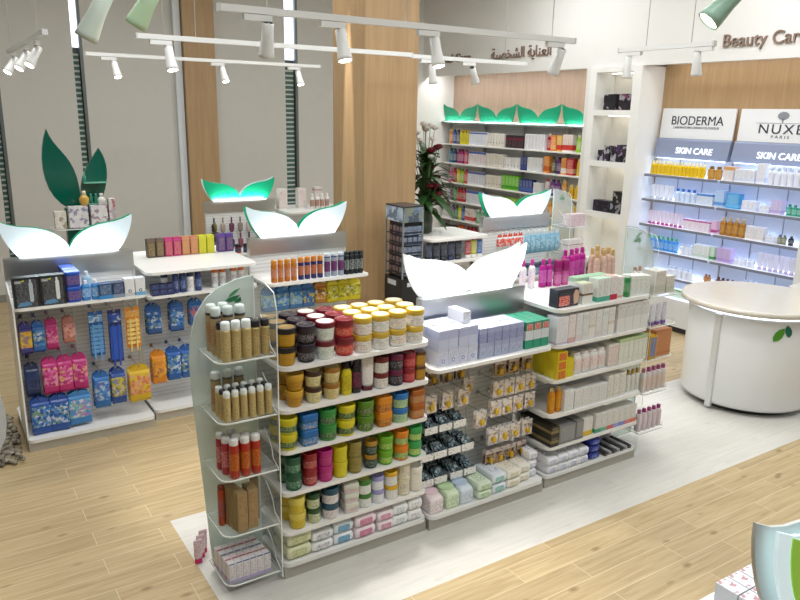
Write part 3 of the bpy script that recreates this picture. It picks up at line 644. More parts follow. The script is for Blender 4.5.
@memo
def bottle(w, d, h, body, cap, base, ink, caph=.2, neck=.45, p=3., pump=False, lab=1):
    hb = h*(1-caph); a, c_ = w/2, d/2
    b = MB().loft([sup(a*.92, c_*.92, 0, p), sup(a, c_, h*.02, p), sup(a, c_, hb*.2, p), sup(a, c_, hb*.75, p), sup(a*.92, c_*.92, hb*.9, p), sup(a*neck, a*neck if neck*a < c_ else c_*.9, hb, 2.2)], [0, 0, 1 if lab else 0, 0, 0])
    k = a*neck*1.15
    if pump:
        c = MB().lathe([(k, hb-.002), (k, hb+h*caph*.35), (k*.4, hb+h*caph*.4), (k*.4, hb+h*caph*.75), (k*.8, hb+h*caph*.8), (k*.8, h), (.001, h)], 12, caps=False).box(-.005, .005, -k*2.4, 0, h-.012, h-.003)
    else: c = MB().lathe([(k, hb-.002), (k*1.03, hb), (k, h-.004), (k*.86, h), (.001, h)], 14, caps=False)
    return [('body', b.mesh('bottle_body', [M(body, .25), LM(base, ink, .9)])), ('cap', c.mesh('bottle_cap', [M(cap, .3)]))]
@memo
def softpack(w, d, h, main, lab, ink, top=True):
    """plastic-wrapped pack with crimped ends"""
    a, c_ = w/2, d/2; r = []
    for u, f_ in ((-1.0, .05), (-.985, .10), (-.97, .62), (-.9, .88), (-.75, 1.), (.75, 1.), (.9, .88), (.97, .62), (.985, .10), (1.0, .05)):
        r.append([(u*a, c_*(.88+.12*f_)*y, h/2 + h/2*f_*z) for y, z in [(cos(2*pi*i/16)*abs(cos(2*pi*i/16))**-.62 if abs(cos(2*pi*i/16)) > 1e-6 else 0, sin(2*pi*i/16)*abs(sin(2*pi*i/16))**-.62 if abs(sin(2*pi*i/16)) > 1e-6 else 0) for i in range(16)]])
    m = MB().loft(r, 0)
    l = MB().prism(rrect(-a*.55, a*.55, -c_*.55, c_*.5, .012), h*.985, h*1.012).prism(rrect(-a*.6, a*.6, h*.2, h*.72, .008), -c_*1.02, -c_*.98, 'y', 1)
    return [('wrap', m.mesh('pack_wrap', [M(main, .3)])), ('label', l.mesh('pack_label', [LM(main, ink, .7), LM(lab, ink, .6, .4)]))]
@memo
def pouch(w, h, d, main, cols, card=None, sc=48.):
    """hanging pack: origin at the hook hole, pack hangs below; front faces -Y"""
    r = []
    for k in range(9):
        u = k/8; f_ = max(.08, sin(pi*min(1, max(0, u*.96+.02)))**.5); r.append(sup(w/2, d/2*f_, -.03-u*(h-.03), 5., 16))
    b = MB().loft(r, [0, 1, 1, 1, 1, 1, 0, 0])
    c = MB().prism([(-w*.46, -.035), (w*.46, -.035), (w*.46, -.012), (w*.18, .012), (.006, .012), (.006, -.007), (-.006, -.007), (-.006, .012), (-w*.18, .012), (-w*.46, -.012)], -.002, .002, 'y')
    return [('pack', b.mesh('pouch_pack', [M(main, .25), PM(cols, sc, .25)])), ('header_card', c.mesh('pouch_card', [M(card or main, .4)]))]
@memo
def hangcard(w, h, card, cols, blob, bw=.6, bh=.5, sc=40.):
    """carded product: flat backing card with the item standing proud"""
    c = MB().prism([(-w/2, -h), (w/2, -h), (w/2, .012), (.006, .012), (.006, -.007), (-.006, -.007), (-.006, .012), (-w/2, .012)], -.001, .001, 'y')
    c.add([(-w*.47, -.0015, -h*.97), (w*.47, -.0015, -h*.97), (w*.47, -.0015, -.02), (-w*.47, -.0015, -.02)], [(0, 1, 2, 3)], 1)
    b = MB().loft([sup(w*bw/2*.8, h*bh/2*.8, .022, 2.6), sup(w*bw/2, h*bh/2, .014, 2.6), sup(w*bw/2, h*bh/2, .001, 2.6)])
    b.v = [(x, -z, y-h*.62) for x, y, z in b.v]
    return [('card', c.mesh('backing_card', [M(card, .45), PM(cols, sc)])), ('item', b.mesh('carded_item', [M(blob, .3)]))]
@memo
def brushpack(w, h, main, alt, n=5, bar='e8c25a'):
    """long strip of toothbrushes on a card"""
    c = MB().prism([(-w/2, -h), (w/2, -h), (w/2, .012), (.006, .012), (.006, -.007), (-.006, -.007), (-.006, .012), (-w/2, .012)], -.001, .001, 'y')
    c.add([(-w*.48, -.0015, -h*.22), (w*.48, -.0015, -h*.22), (w*.48, -.0015, -.02), (-w*.48, -.0015, -.02)], [(0, 1, 2, 3)], 1)
    it = MB()
    for i in range(n):
        z = -h*.28-(h*.66)*i/n; it.prism(rrect(-w*.42, w*.42, z-h*.075, z, .006), -.012, -.001, 'y')
    for x in (-w*.22, w*.2): it.box(x-.006, x+.006, -.018, -.001, -h-.03, -h*.25)
    return [('card', c.mesh('strip_card', [M(main, .4), PM((alt, main, 'dfe6ee', main), 30)])), ('brush_row', it.mesh('brush_row', [M(alt, .3)]))]
@memo
def blister(w, d, body, cols):
    """little tray pack: tinted bubble over a card, lying back at a slant"""
    c = MB().box(-w/2, w/2, -.001, .001, 0, d)
    b = MB().loft([sup(w*.42, d*.4, .0, 3., 14), sup(w*.42, d*.4, .014, 3., 14), sup(w*.3, d*.28, .024, 2.5, 14)], [0, 1])
    b.v = [(x, -z-.001, y+d*.48) for x, y, z in b.v]
    return [('card', c.mesh('blister_card', [PM(cols, 60)])), ('bubble', b.mesh('blister_bubble', [M(body, .12), PM(cols, 80, .12)]))]
# ------------------------------------------------------------------ placing, with labels worked out at the end
REG = []
def put(name, cat, desc, where, parts, x, y, z, rz=0., ax='x', rx=0., single=False):
    if len(parts) == 1: o = ob(name, parts[0][1], None, (x, y, z), rz)
    else:
        o = ob(name, None, None, (x, y, z), rz)
        for pn, me in parts: ob(pn, me, o)
    if rx: o.rotation_euler = (rx, 0, rz)
    o['category'] = cat
    REG.append((o, desc, where, (x if ax == 'x' else -y), (y if ax == 'x' else x), z)); return o
def stack(name, cat, desc, where, parts, h, x, y, z, n=2, rows=1, dy=.11, jit=.003, rz=0.):
    for r in range(rows):
        for k in range(n):
            put(name, cat, desc, where, parts, x+random.uniform(-jit, jit), y+r*dy, z+k*h, rz + random.uniform(-.25, .25)*(jit > .0025))
ORD = 'first second third fourth fifth sixth seventh eighth ninth tenth eleventh twelfth thirteenth fourteenth fifteenth sixteenth seventeenth eighteenth nineteenth twentieth'.split()
def clus(vals, tol):
    s = sorted(vals); c = [[s[0]]]
    for v in s[1:]:
        if v - c[-1][-1] > tol: c.append([v])
        else: c[-1].append(v)
    return [sum(q)/len(q) for q in c]
def near(v, cs): return min(range(len(cs)), key=lambda i: abs(cs[i]-v))
def finish():
    bk = {}
    for e in REG: bk.setdefault((e[1], e[2]), []).append(e)
    grp = {}
    for e in REG: grp.setdefault((e[0]['category'], e[2]), []).append(e)
    for (desc, where), es in bk.items():
        X, Y, Z = clus([e[3] for e in es], .014), clus([e[4] for e in es], .018), clus([e[5] for e in es], .02)
        for o, _, _, x, y, z in es:
            L = []
            if len(Z) > 1: i = near(z, Z); L.append(('lower', 'upper')[i] if len(Z) == 2 else (['bottom'] + ['middle', 'fourth'][:len(Z)-2] + ['top'])[i] if len(Z) < 5 else ORD[i] + ' up')
            if len(X) > 1: i = near(x, X); L.append(('left one', 'right one')[i] if len(X) == 2 else ORD[i] + ' from left')
            if len(Y) > 1: i = near(y, Y); L.append(('front row', 'back row')[i] if len(Y) == 2 else ('front row', 'middle row', 'back row', 'rearmost row')[i] if len(Y) < 5 else ORD[i] + ' row back')
            o['label'] = desc + ((', ' + ' '.join(L) + ',') if L else '') + ' ' + where
    for (cat, where), es in grp.items():
        if len(es) > 1:
            for e in es: e[0]['group'] = (cat + 's ' + where).replace('boxs', 'boxes').replace('brushs', 'brushes')
# ================================================================== products on the jar gondola (bay 1)
W1, W2, W3, W4, W5, W6 = ('on jar bay top shelf', 'on jar bay second shelf', 'on jar bay third shelf', 'on jar bay fourth shelf', 'on jar bay fifth shelf', 'on jar bay base shelf')
z = 1.281; dx = .1175; x = 1.525
top = [('amber jar with black lid', jar_disc(.054, .105, 'c2921e', '1d1712', '9a7a3e', 'c89826', '8a6312', .26, .82)),
       ('black jar with plum lid', jar(.053, .105, '1c1a20', '2b1f2c', '17151a', 'b9b6c0', .34, .86)),
       ('white jar with maroon lid', jar_disc(.055, .105, 'e9ece4', '6e1f2c', 'e6e2dc', 'e4eae0', '8fa08c', .26, .84)),
       ('crimson jar with maroon lid', jar(.054, .105, 'b5262c', '7c1f2a', 'c23a35', 'f0b090', .34, .9))]
gold = [('c4a15c', 'a8541f'), ('3f8fb0', 'c9a24a'), ('b5764a', '8c4a28'), ('3a4a7a', '8a4a4a')]
GOLD = [('white jar with gold lid and %s label' % c, jar_disc(.054, .102, 'f2f0e8', 'cfae3e', 'e9dfc4', 'f0ebdf', ink, .3, .97)) for c, ink in zip(('brown', 'blue', 'copper', 'purple'), ('8a5a34', '2c7da0', '9c5630', '3b3f78'))]
for i, (d, p) in enumerate(top + GOLD):
    stack('jar', 'jar', d, W1, p, .1045 if i < 4 else .1015, x+i*dx+(.01 if i == 7 else 0), 3.432, z, 2, 3, .118)
z = 1.036
def sh2(d, p, h, x, rows=2, n=2, nm='jar', cat='jar'): stack(nm, cat, d, W2, p, h, x, 3.43, z, n, rows, .115)
sh2('amber round jar', jar(.050, .093, 'c9981f', 'd2a230', 'bf8c1a', '6e4a08', .24, .78, .04), .093, 1.567)
sh2('cream jar with brown lid', jar_disc(.049, .093, 'ddd09a', '3c2415', 'd8ce9c', 'e0d6a0', '4f5a2a', .26, .8, .05), .093, 1.682)
sh2('cream jar with caramel lid', jar_disc(.049, .093, 'dcc98c', '9a6a22', 'e0d6a8', 'd9c98e', '8a6a2c', .26, .8, .05), .093, 1.795)
sh2('yellow lotion bottle', bottle(.062, .05, .185, 'd2c31e', '2a2418', 'd0bf1e', '6a5a10', .14, .5), .2, 1.89, 2, 1, 'bottle', 'bottle')
sh2('black bottle with magenta label', bottle(.056, .05, .20, '1b181c', '3a2a38', '221a22', 'b0286a', .14, .5), .2, 1.955, 2, 1, 'bottle', 'bottle')
sh2('white tube on maroon cap', tube(.075, .205, 'e9ebe8', '5a1a22', 'e9e8e4', 'd0b4ac', .14), .2, 2.03, 1, 1, 'tube', 'tube')
sh2('white jar with deep red lid', jar(.046, .095, 'e6e3da', '6b1d20', 'e8e4da', '9a8a7a', .28, .96), .095, 2.125)
sh2('black jar with purple lid', jar(.046, .095, '1f1c22', '6a1640', '241f26', 'a9a4b0', .30, .98), .095, 2.225)
sh2('red jar with pink lettering', jar(.043, .093, 'b02430', '8f1f2c', 'b8303a', 'e2a0a0', .30, .97), .093, 2.318)
sh2('amber square jar', tub(.066, .09, 'a9791c', '5c3a14', 'c08f2c', '7a5410', .22), .09, 2.395, 1)
z = .796
def sh3(d, p, h, x, rows=2): stack('jar', 'jar', d, W3, p, h, x, 3.425, z, 2, rows, .115, .002)
TL = ('a9d37c', '27302a')
sh3('yellow hair gel tub', jar(.053, .092, 'd5d01c', 'cfc417', '2c3a34', 'b4dc88', .36, .93), .0925, 1.520)
sh3('blue hair gel box tub', tub(.098, .092, '1f72b4', '1a66ac', '2a7cbc', 'c8b49a', .45, 7.), .0925, 1.640)
sh3('green hair gel tub', jar(.053, .092, '3f9a46', '2f8a3c', '24382a', 'a4d890', .38, .93), .0925, 1.765)
sh3('bright yellow hair gel tub', jar(.053, .092, 'd9cf1e', 'd8cc1a', '2c3a28', 'bcdc84', .36, .93), .0925, 1.885)
sh3('olive green hair gel tub', jar(.053, .092, '5d8f24', '56861f', '2c3a20', 'b4d890', .36, .93), .0925, 2.015)
sh3('orange hair gel tub', tub(.098, .092, 'cf7a16', 'd98a1c', 'd28a34', '232320', .45, 4.), .0925, 2.135)
sh3('mint tub with blue lid', jar(.053, .092, 'b7dba0', '2273bc', 'b2d99a', '1f5f9a', .36, .93), .0925, 2.255)
sh3('copper brown hair gel tub', tub(.096, .092, 'b8651a', 'a85a16', 'c8854a', '6f7a70', .34, 5.), .0925, 2.370)
z = .541
def sh4(d, p, h, x, rows=2, n=2): stack('jar', 'jar', d, W4, p, h, x, 3.425, z, n, rows, .11)
sh4('dark green cream jar', jar(.046, .099, '175c3c', '14543a', '1e6a46', 'b8d0c0', .32, .95), .0995, 1.548)
sh4('red cream jar', jar(.044, .097, '9c161e', '8f131c', 'a61c24', 'e6c9c0', .32, .95), .0975, 1.652)
sh4('magenta cream jar', jar(.045, .095, 'b01d78', 'b5207c', 'ac1c74', 'd86aac', .32, .95), .0955, 1.750)
sh4('lemon yellow cream jar', jar(.045, .095, 'd6cf12', 'd2c80e', 'd4cc14', 'a89a0e', .32, .95), .0955, 1.845)
sh4('khaki cream jar with gold band', jar(.043, .098, '8a7c34', '8f8240', '82752e', 'bcb27a', .34, .95), .0985, 1.945)
sh4('dark teal jar with gold lid', jar(.040, .085, '16332f', 'b08426', '1a3b36', '9fb0a0', .26, .92), .0855, 2.055, 1)
sh4('grass green styling tub', jar(.047, .09, '5da81f', '6fae20', 'a3d05c', '24381c', .34, .93), .0905, 2.160)
sh4('orange styling tub', jar(.047, .094, 'dd7d12', 'e0820f', 'a8c878', '2c3020', .34, .93), .0945, 2.268)
sh4('emerald styling tub', jar(.0465, .097, '2f9f4a', '2fa552', 'b4d878', '2c5a30', .34, .93), .0975, 2.368)
z = .296
def sh5(d, p, h, x, rows=1, n=2): stack('jar', 'jar', d, W5, p, h, x, 3.425, z, n, rows, .11)
sh5('pale yellow cream jar', jar(.048, .095, 'd8c23a', 'e0cf5a', 'd5bd34', 'a8821c', .36, .96), .0955, 1.568, 2)
sh5('cream jar with dark green lid', jar(.040, .092, 'ccd8ac', '1f4a26', 'd0d8b4', '3a5a34', .32, .95), .0925, 1.672, 2)
sh5('white jar with petrol blue lid', jar(.051, .095, 'e3e1e2', '1d4a60', 'e6e4e4', '9a6a80', .36, .96), .0955, 1.782, 2)
sh5('flat white jar with pink line', tub(.094, .062, 'e4e2dc', 'd6d8cc', 'e0d4d4', 'a87a86', .5, 8.), .0625, 1.91, 1, 3)
sh5('white jar with green lid', jar_disc(.045, .088, 'e8ebe4', '3b7d2c', 'b9c86a', 'e8ece6', 'a8b8a8', .28, .97), .0885, 2.012, 1)
sh5('white jar with lavender lid', jar(.042, .088, 'e6e8ee', '9b9ad0', 'e8eaf0', 'b0b4cc', .28, .97), .0885, 2.105, 1)
sh5('white jar with sunny yellow lid', jar(.045, .09, 'e8e8e2', 'e2b413', 'e8e8e4', 'a9b0b0', .26, .97), .0905, 2.20, 1)
sh5('tall cream jar', jar(.043, .105, 'e3ddc4', 'ddd6ba', 'e4dec8', '5a4a3a', .1, .99), .105, 2.295, 1)
stack('jar', 'jar', 'tall plain white canister', W5, jar(.047, .165, 'e8e6d8', 'eceadf', 'e8e6da', 'dcd9cc', .22, .96), .2, 2.385, 3.43, z, 1)
z = .1
def pk(nm, d, main, lab, ink, x, y, n=2, w=.15, dp=.2, h=.06, where=W6, z=.101, rz=0.):
    if where == W6: h *= 1.18; rz = rz or random.uniform(-.03, .03)
    stack('wipes_pack' if nm == 'w' else 'diaper_pack', 'wipes pack' if nm == 'w' else 'diaper pack', d, where, softpack(w, dp, h, main, lab, ink), h*1.016, x, y, z, n, 1, .1, .002, rz)
pk('w', 'pale yellow wipes pack', 'e2e4c0', 'd3d6a4', '8a9a60', 1.565, 3.49, 2, .155, .2, .07)
pk('w', 'white wipes pack with grey print', 'f0f3f3', 'dfdfe4', '5a5560', 1.715, 3.49, 2, .14, .2, .055)
pk('w', 'white wipes pack with blue label', 'eef4f8', '7fb0d0', '4a7a9c', 1.855, 3.485, 2, .13, .19, .06)
pk('w', 'white wipes pack with pink label', 'f5e6ea', 'd890ae', 'a8587c', 2.0, 3.48, 2, .145, .2, .062)
pk('w', 'blush wipes pack with mauve label', 'f5eaec', 'dca4b8', 'b06a8a', 2.143, 3.48, 2, .118, .2, .055)
pk('w', 'white wipes pack with tiny blue print', 'f5f7f6', 'e6eaec', '6a8aa0', 2.255, 3.475, 2, .108, .19, .062)
pk('w', 'plain white wipes pack', 'f7f7f5', 'eaeaea', '6a6a6a', 2.365, 3.475, 2, .105, .19, .062)
pk('w', 'teal wipes pack', '7fb0b4', '5a98a4', '2c6a7c', 1.70, 3.66, 2, .15, .12, .06); pk('w', 'sky blue wipes pack', '9cc0d6', '5a94bc', '2c6a9c', 1.85, 3.66, 2, .14, .12, .06)
pk('w', 'dusty pink wipes pack', 'd2aeb8', 'b8849a', '8a5a70', 2.02, 3.66, 2, .15, .12, .06); pk('w', 'grey green wipes pack', 'c4cbb8', 'a8b098', '7a8a6a', 1.56, 3.67, 2, .14, .1, .06)
pk('w', 'white wipes pack with grey flower', 'dfe2dc', 'c0c8c4', '8a9a98', 2.28, 3.66, 2, .15, .12, .06)
# ================================================================== left end cap
EA, EB, EC, ED, EE = ('on top clear tray', 'on second clear tray', 'on third clear tray', 'on fourth clear tray', 'on lowest clear tray')
def cans(where, d, p, xs, y, z):
    for x in xs: put('spray_can', 'spray can', d, where, p, x, y, z)
c1 = can(.026, .21, 'c3ae76', 'e6eeec', 'c8b47c', '8a7444', .21, None, .25); c2 = can(.0245, .195, 'b8a26a', '1f1d20', 'bca670', '7a6638', .2, None, .35)
c3 = can(.0285, .255, 'b5a078', 'dfeae6', 'b8946a', '7a5030', .17, '26241f', .1)
cans(EA, 'gold can with white cap', c1, (1.187, 1.242, 1.297), 3.412, 1.361); cans(EA, 'gold can with black cap', c2, (1.352, 1.406), 3.43, 1.361)
cans(EA, 'gold can with glossy black cap', c2, (1.185, 1.236, 1.287, 1.338), 3.475, 1.361)
cans(EA, 'tall tan can with white cap', c3, (1.185, 1.25, 1.315), 3.545, 1.361); cans(EA, 'tan can at back with white cap', c3, (1.185, 1.25), 3.62, 1.361)
c4 = can(.0195, .168, 'c3ae76', 'e8efec', 'c8b47c', '8a7444', .18, None, .25); c5 = can(.0195, .165, 'b8a26a', '1c1b1d', 'bca670', '5f4e24', .14, None, .35)
cans(EB, 'slim gold can with white cap', c4, [1.178+.046*i for i in range(6)], 3.41, 1.031)
cans(EB, 'slim gold can with black cap', c5, [1.172+.046*i for i in range(6)], 3.455, 1.031)
cans(EB, 'slim gold can in third row', c4, [1.17+.046*i for i in range(6)], 3.505, 1.031)
cans(EB, 'wide tan can with grey ring', can(.027, .225, 'b39c70', 'dfe8e4', 'b5926a', '7a5030', .17, '77705f', .1), (1.18, 1.245, 1.31), 3.58, 1.031)
c6 = can(.0265, .225, 'ad2a14', 'e3e4e1', 'b23c18', 'c9a020', .15); c7 = can(.025, .215, 'a82a3c', 'dfe0de', 'b8404c', 'e6c8c8', .15)
cans(EC, 'red can with white cap and yellow badge', c6, (1.205, 1.266, 1.326), 3.41, .706); cans(EC, 'crimson patterned can with white cap', c7, (1.185, 1.24, 1.295), 3.475, .706)
cans(EC, 'pink striped can with white cap', c7, (1.18, 1.24), 3.545, .706)
sp = carton(.055, .03, .235, 'a08a60', '9a845a', 'a58e62', '7a2a20', .1, 0., None)
for i in range(5):
    put('sachet_box', 'sachet box', 'slim tan sachet box with red marks, left stack', ED, sp, 1.235-.006*i, 3.405+.03*i, .376)
for i in range(3):
    put('sachet_box', 'sachet box', 'slim tan sachet box, right stack', ED, sp, 1.30, 3.42+.032*i, .376)
put('spray_can', 'spray can', 'rust red tall can behind tan boxes', ED, can(.02, .24, 'a8401c', '7a2a14', 'b04a22', '3a5a8a', .1), 1.165, 3.53, .376)
put('sachet_box', 'sachet box', 'brown narrow box beside tan stacks', ED, carton(.04, .03, .25, '7d6a48', '6a5a3c', '86724e', '4a3a20'), 1.345, 3.5, .376)
mc = carton(.038, .05, .115, 'e6e2e4', 'b8aed0', 'e4e0e2', '9a8a94', .2, 0., None, None, '38508c'); mr = carton(.038, .05, .115, 'e8dfe0', 'c9a0b0', 'e6dcdf', '9c7a80', .2, 0., None, None, 'b4384c')
for r in range(4):
    for i in range(6): put('medicine_carton', 'carton', ('white carton with blue tuck' if r % 2 == 0 else 'white carton with red tuck') + (' in nearer rows' if r < 2 else ' in farther rows'), EE, [('carton', (mc if r % 2 == 0 else mr)[0][1])], 1.168+.0405*i-.004*r, 3.425+.056*r, .076)
tk = MB()
pinkt = tube(.05, .15, 'e6c8d0', 'd0306c', 'eadfe0', 'c8285c', .2)
for k in range(3): put('tube', 'tube', 'pink lettered tube behind frosted panel', 'by the end cap', pinkt, 1.10+.03*k, 3.80+.045*k, .001)
# ================================================================== bay 2: lilac cartons, hooks and trays
WB = 'on leaf sign counter'
lc = carton(.0735, .13, .112, 'ccd4ef', 'b7c0e4', 'ccd3ea', 'a9b3d6', .5, .5, 'd6dbf2', None); lc0 = carton(.0735, .13, .1125, 'e2e5f3', 'cdd3ea', 'd9ddf0', '9aa2c4', .2, .8, 'd6dbf2', '6f78a8')
for r in range(2):
    for i in range(4):
        put('lilac_carton', 'carton', 'pale lilac lower carton with round mark', WB, lc0, 2.556+.0775*i, 3.47+.134*r+random.uniform(-.002, .003), 1.091)
        put('lilac_carton', 'carton', 'pale lilac upper carton', WB, lc, 2.556+.0775*i, 3.47+.134*r+random.uniform(-.002, .003), 1.2045)
lv = carton(.058, .1, .098, '98a0cc', 'aab2d8', 'a4acd4', '5f6aa0', .35, .65, 'dfe2f4'); lv0 = carton(.058, .1, .098, 'b4bcd8', 'a6aed0', 'bcc4dc', '7a84b0', .3, .7, 'dfe2f4', '7fa08f')
for r in range(2):
    for i in range(6):
        put('lavender_carton', 'carton', 'small lavender lower carton', WB, lv0, 2.868+.0622*i, 3.45+.105*r+random.uniform(-.002, .003), 1.091); put('lavender_carton', 'carton', 'small lavender upper carton', WB, lv, 2.868+.0622*i, 3.45+.105*r+random.uniform(-.002, .003), 1.1895)
gc = carton(.067, .11, .185, '2e9a78', 'd8dfe6', 'd44a3c', 'e6eef0', .36, .32, '3aa884')
for r in range(2):
    for i in range(3): put('green_carton', 'carton', 'green carton with white and red panel', WB, gc, 3.262+.0715*i, 3.455+.115*r, 1.091)
put('white_carton', 'carton', 'single white carton lying on lilac cartons', WB, carton(.06, .16, .075, 'eef0f3', 'e2e5ea', 'eef0f3', '444a55', .12, .02), 2.79, 3.56, 1.3175)
def hook(P, x, y, z, d=.16): P(MB().tube([(x, y, z), (x, y-d, z), (x, y-d-.008, z+.012)], .0028, 6).box(x-.012, x+.012, y-.006, y, z-.02, z+.012), 'hook', [CHROME])
CARD = ('ece4de', '2e2826', 'e8d4cc', 'b9a7c9', 'e6c23c', 'f0ebe6')
CARD2 = ('4a4038', 'd8c6bc', 'b4905a', '2a2522', 'b7a08c', 'd9a83a')
hc = [hangcard(.09, .108, 'ece6e2', CARD, 'e0b92c', .34, .40, 55), hangcard(.09, .108, 'cfc0b8', CARD2, 'd8ad2a', .34, .40, 55)]
WH = 'on leaf bay hooks'
def hang(d, where, P, p, xs, y, z, n=2, gap=.03, nm='carded_pack', cat='carded pack', back=YBK-.014, dz=0.):
    for i, x in enumerate(xs):
        zz = z+dz*i; hook(P, x, back, zz, back-y+.035)
        for k in range(n):
            put(nm, cat, d, where, p, x+random.uniform(-.002, .002), y+k*gap, zz-.006, random.uniform(-.08, .08))
hang('brown carded pack, top left', WH, PB, hc[1], (2.53, 2.65, 2.77, 2.88), 3.63, .985)
hang('pink carded pack, second left', WH, PB, hc[0], (2.56, 2.69, 2.82), 3.52, .85); hang('pale carded pack near strip', WH, PB, hc[0], (2.95,), 3.63, .87)
hang('pink carded pack over trays', WH, PB, hc[0], (2.965,), 3.50, .665)
for j, (zz, xs_, d) in enumerate(((.995, (3.13, 3.25, 3.37), 'dark carded pack, first right'), (.845, (3.12, 3.22, 3.32, 3.42), 'pink carded pack, second right'), (.705, (3.11, 3.21, 3.31, 3.42), 'pink carded pack, third right'), (.50, (3.10, 3.20, 3.30, 3.41), 'pink carded pack, fourth right'), (.345, (3.08, 3.17, 3.27, 3.37), 'tan carded pack, lowest right'))):
    hang(d, WH, PB, hc[1] if j in (0, 4) else hc[0], xs_, 3.52, zz)
blc = [blister(.078, .082, '24323a', ('1c262c', '7f9aa6', '2e4048', '4d6a78', 'b8c8cc')), blister(.078, .082, '2e3d46', ('33454e', '9db4bd', '22303a', '5c7a88', 'c9d4d6'))]
for j, (zt, xs_) in enumerate(((.62, (2.55, 2.665, 2.78)), (.435, (2.522, 2.63, 2.745, 2.855)), (.25, (2.53, 2.64, 2.77, 2.885)))):
    wd = ('upper', 'middle', 'lower')[j]
    for i, x in enumerate(xs_):
        tr = PB(MB().box(x-.052, x+.052, 3.50, YBK-.014, zt-.004, zt).box(x-.052, x-.05, 3.50, YBK-.014, zt, zt+.025).box(x+.05, x+.052, 3.50, YBK-.014, zt, zt+.025), 'display_tray', [M('a8b2b5', .2)])
        build(MB().box(x-.05, x+.05, 3.492, 3.50, zt-.018, zt+.028), 'price_strip', [LM('f4f4f1', '5a5a5c', .3, .2)], tr, (0, 0, 0))
        for k in range(4): put('pacifier_pack', 'blister pack', 'dark teal blister pack', 'in %s clear trays' % wd, blc[(i+k) % 2], x, 3.512+.05*k, zt+.002, 0, 'x', radians(-38))
WBB = 'on leaf sign bay base'
def pkb(d, main, lab, ink, x, y, n, w, dp, h): pk('d', d, main, lab, ink, x, y, n, w, dp, h, WBB, .101)
for d, main, c, x in (('white and pink upright diaper box', 'f6e9ea', 'e8ced6', 2.53), ('pale green upright diaper box', 'dcf0cc', 'c0dcac', 2.66), ('pale blue upright diaper box', 'e0ecf8', 'bcd0e8', 2.775)):
    put('diaper_pack', 'diaper pack', d, WBB, bottle(.108, .19, .124, main, c, main, '7a7a80', .06, .9, 9.), x, 3.47, .101)
pkb('pale green folded pad pack', 'e0f0d8', 'c8e0bc', '7a9a70', 2.915, 3.46, 2, .118, .2, .058)
pkb('white blue pad pack with teal side', 'e8f0f8', 'a8d8cc', '6a8aa8', 3.05, 3.48, 2, .125, .22, .07)
pkb('cream pad pack', 'f6f3e6', 'e9e3cc', 'a8a088', 3.185, 3.48, 2, .122, .21, .066); pkb('ivory pad pack', 'f7f5ea', 'ece6d4', 'a8a088', 3.305, 3.50, 2, .105, .2, .066)
pkb('white pad pack with blue spots', 'f7f8fa', 'e4eaf4', '2b3f94', 3.40, 3.52, 3, .075, .2, .065)
pkb('pale green rear pad pack', 'cfe0c4', 'b9d2ac', '7a9a70', 2.93, 3.64, 1, .14, .12, .08)
# ================================================================== bay 3: cartons
X0 = 3.485
T1 = 'on pink bottle counter'
put('hair_dye_box', 'box', 'dark box with red panel and portrait', T1, carton(.2, .08, .125, '2b2e3a', '33384a', '2b2e3a', '6a6e7c', .1, .85, '3a3d48'), 3.62, 3.46, 1.331)
build(MB().prism([(.0, .0), (.035, .01), (.045, .06), (.03, .1), (.005, .105), (-.012, .07), (-.006, .03)], -.0415, -.0405, 'y'), 'portrait', [M('d8b49a', .5)], ob('x', None) if 0 else [o for o in bpy.data.objects if o.name.startswith('hair_dye_box')][0], (.06, 0, .01))
build(MB().prism([(-.085, .01), (.015, .01), (.015, .08), (-.085, .08)], -.0418, -.0405, 'y'), 'red_panel', [LM('cf4640', 'f0c8bc', .6, .6)], [o for o in bpy.data.objects if o.name.startswith('hair_dye_box')][0])
put('white_carton', 'carton', 'white carton with brown band', T1, carton(.1, .09, .145, 'e6e6df', '7a6048', 'e8e6e0', '8a8a84', .1, .42, 'b9bda0'), 3.80, 3.455, 1.331)
for i in range(2): put('white_carton', 'carton', 'white carton with teal foot', T1, carton(.065, .09, .165, 'e9ebe8', '49a890', 'e8ebe8', '8a9a94', .22, 0., 'b4d0bc'), 3.925+.068*i, 3.45, 1.331)
put('white_carton', 'carton', 'white carton with red foot', T1, carton(.068, .09, .17, 'ebe8e8', 'bf1e3c', 'ebe8e8', '9a9a9a', .24, 0., 'd8b8a8'), 4.064, 3.45, 1.331)
put('white_carton', 'carton', 'plain white carton beside green tube', T1, carton(.06, .09, .16, 'ecebe8', 'd3a8a0', 'ecebe8', '9a9a9a', .1, .05), 4.132, 3.45, 1.331)
put('tube', 'tube', 'green standing tube with white cap', T1, can(.023, .17, '2c8a4a', 'e6eee6', '2f9150', 'cfe6d0', .14), 4.215, 3.42, 1.331)
for i in range(4): put('white_carton', 'carton', 'white lightly printed carton', T1, carton(.052, .09, .15-.004*i, 'e8ebe6', 'd8e2d8', 'e9ece8', '9aa8a0', .15, .7), 4.268+.055*i, 3.45, 1.331)
for i in range(5): put('white_carton', 'carton', 'white carton with green top behind', T1, carton(.062, .08, .16, 'e4e6e0', 'a9c8ac', 'e6e8e4', '9ab09c', .2, .8, '9cc4a4'), 3.83+.066*i, 3.56, 1.331)
pb = bottle(.056, .045, .215, 'b0188c', 'c0208f', 'b8259a', 'e0a0d0', .18, .4); pb2 = bottle(.062, .05, .2, 'c4569a', '8e0f62', 'cf7ab0', '8a1060', .42, .9)
for x, y in ((3.885, 3.95), (3.95, 3.95)): put('pink_bottle', 'bottle', 'magenta bottle with pointed cap', T1, pb, x, y, 1.331)
for x, y in ((4.02, 3.93), (4.10, 3.93)): put('pink_bottle', 'bottle', 'pink bottle with wide plum cap', T1, pb2, x, y, 1.331)
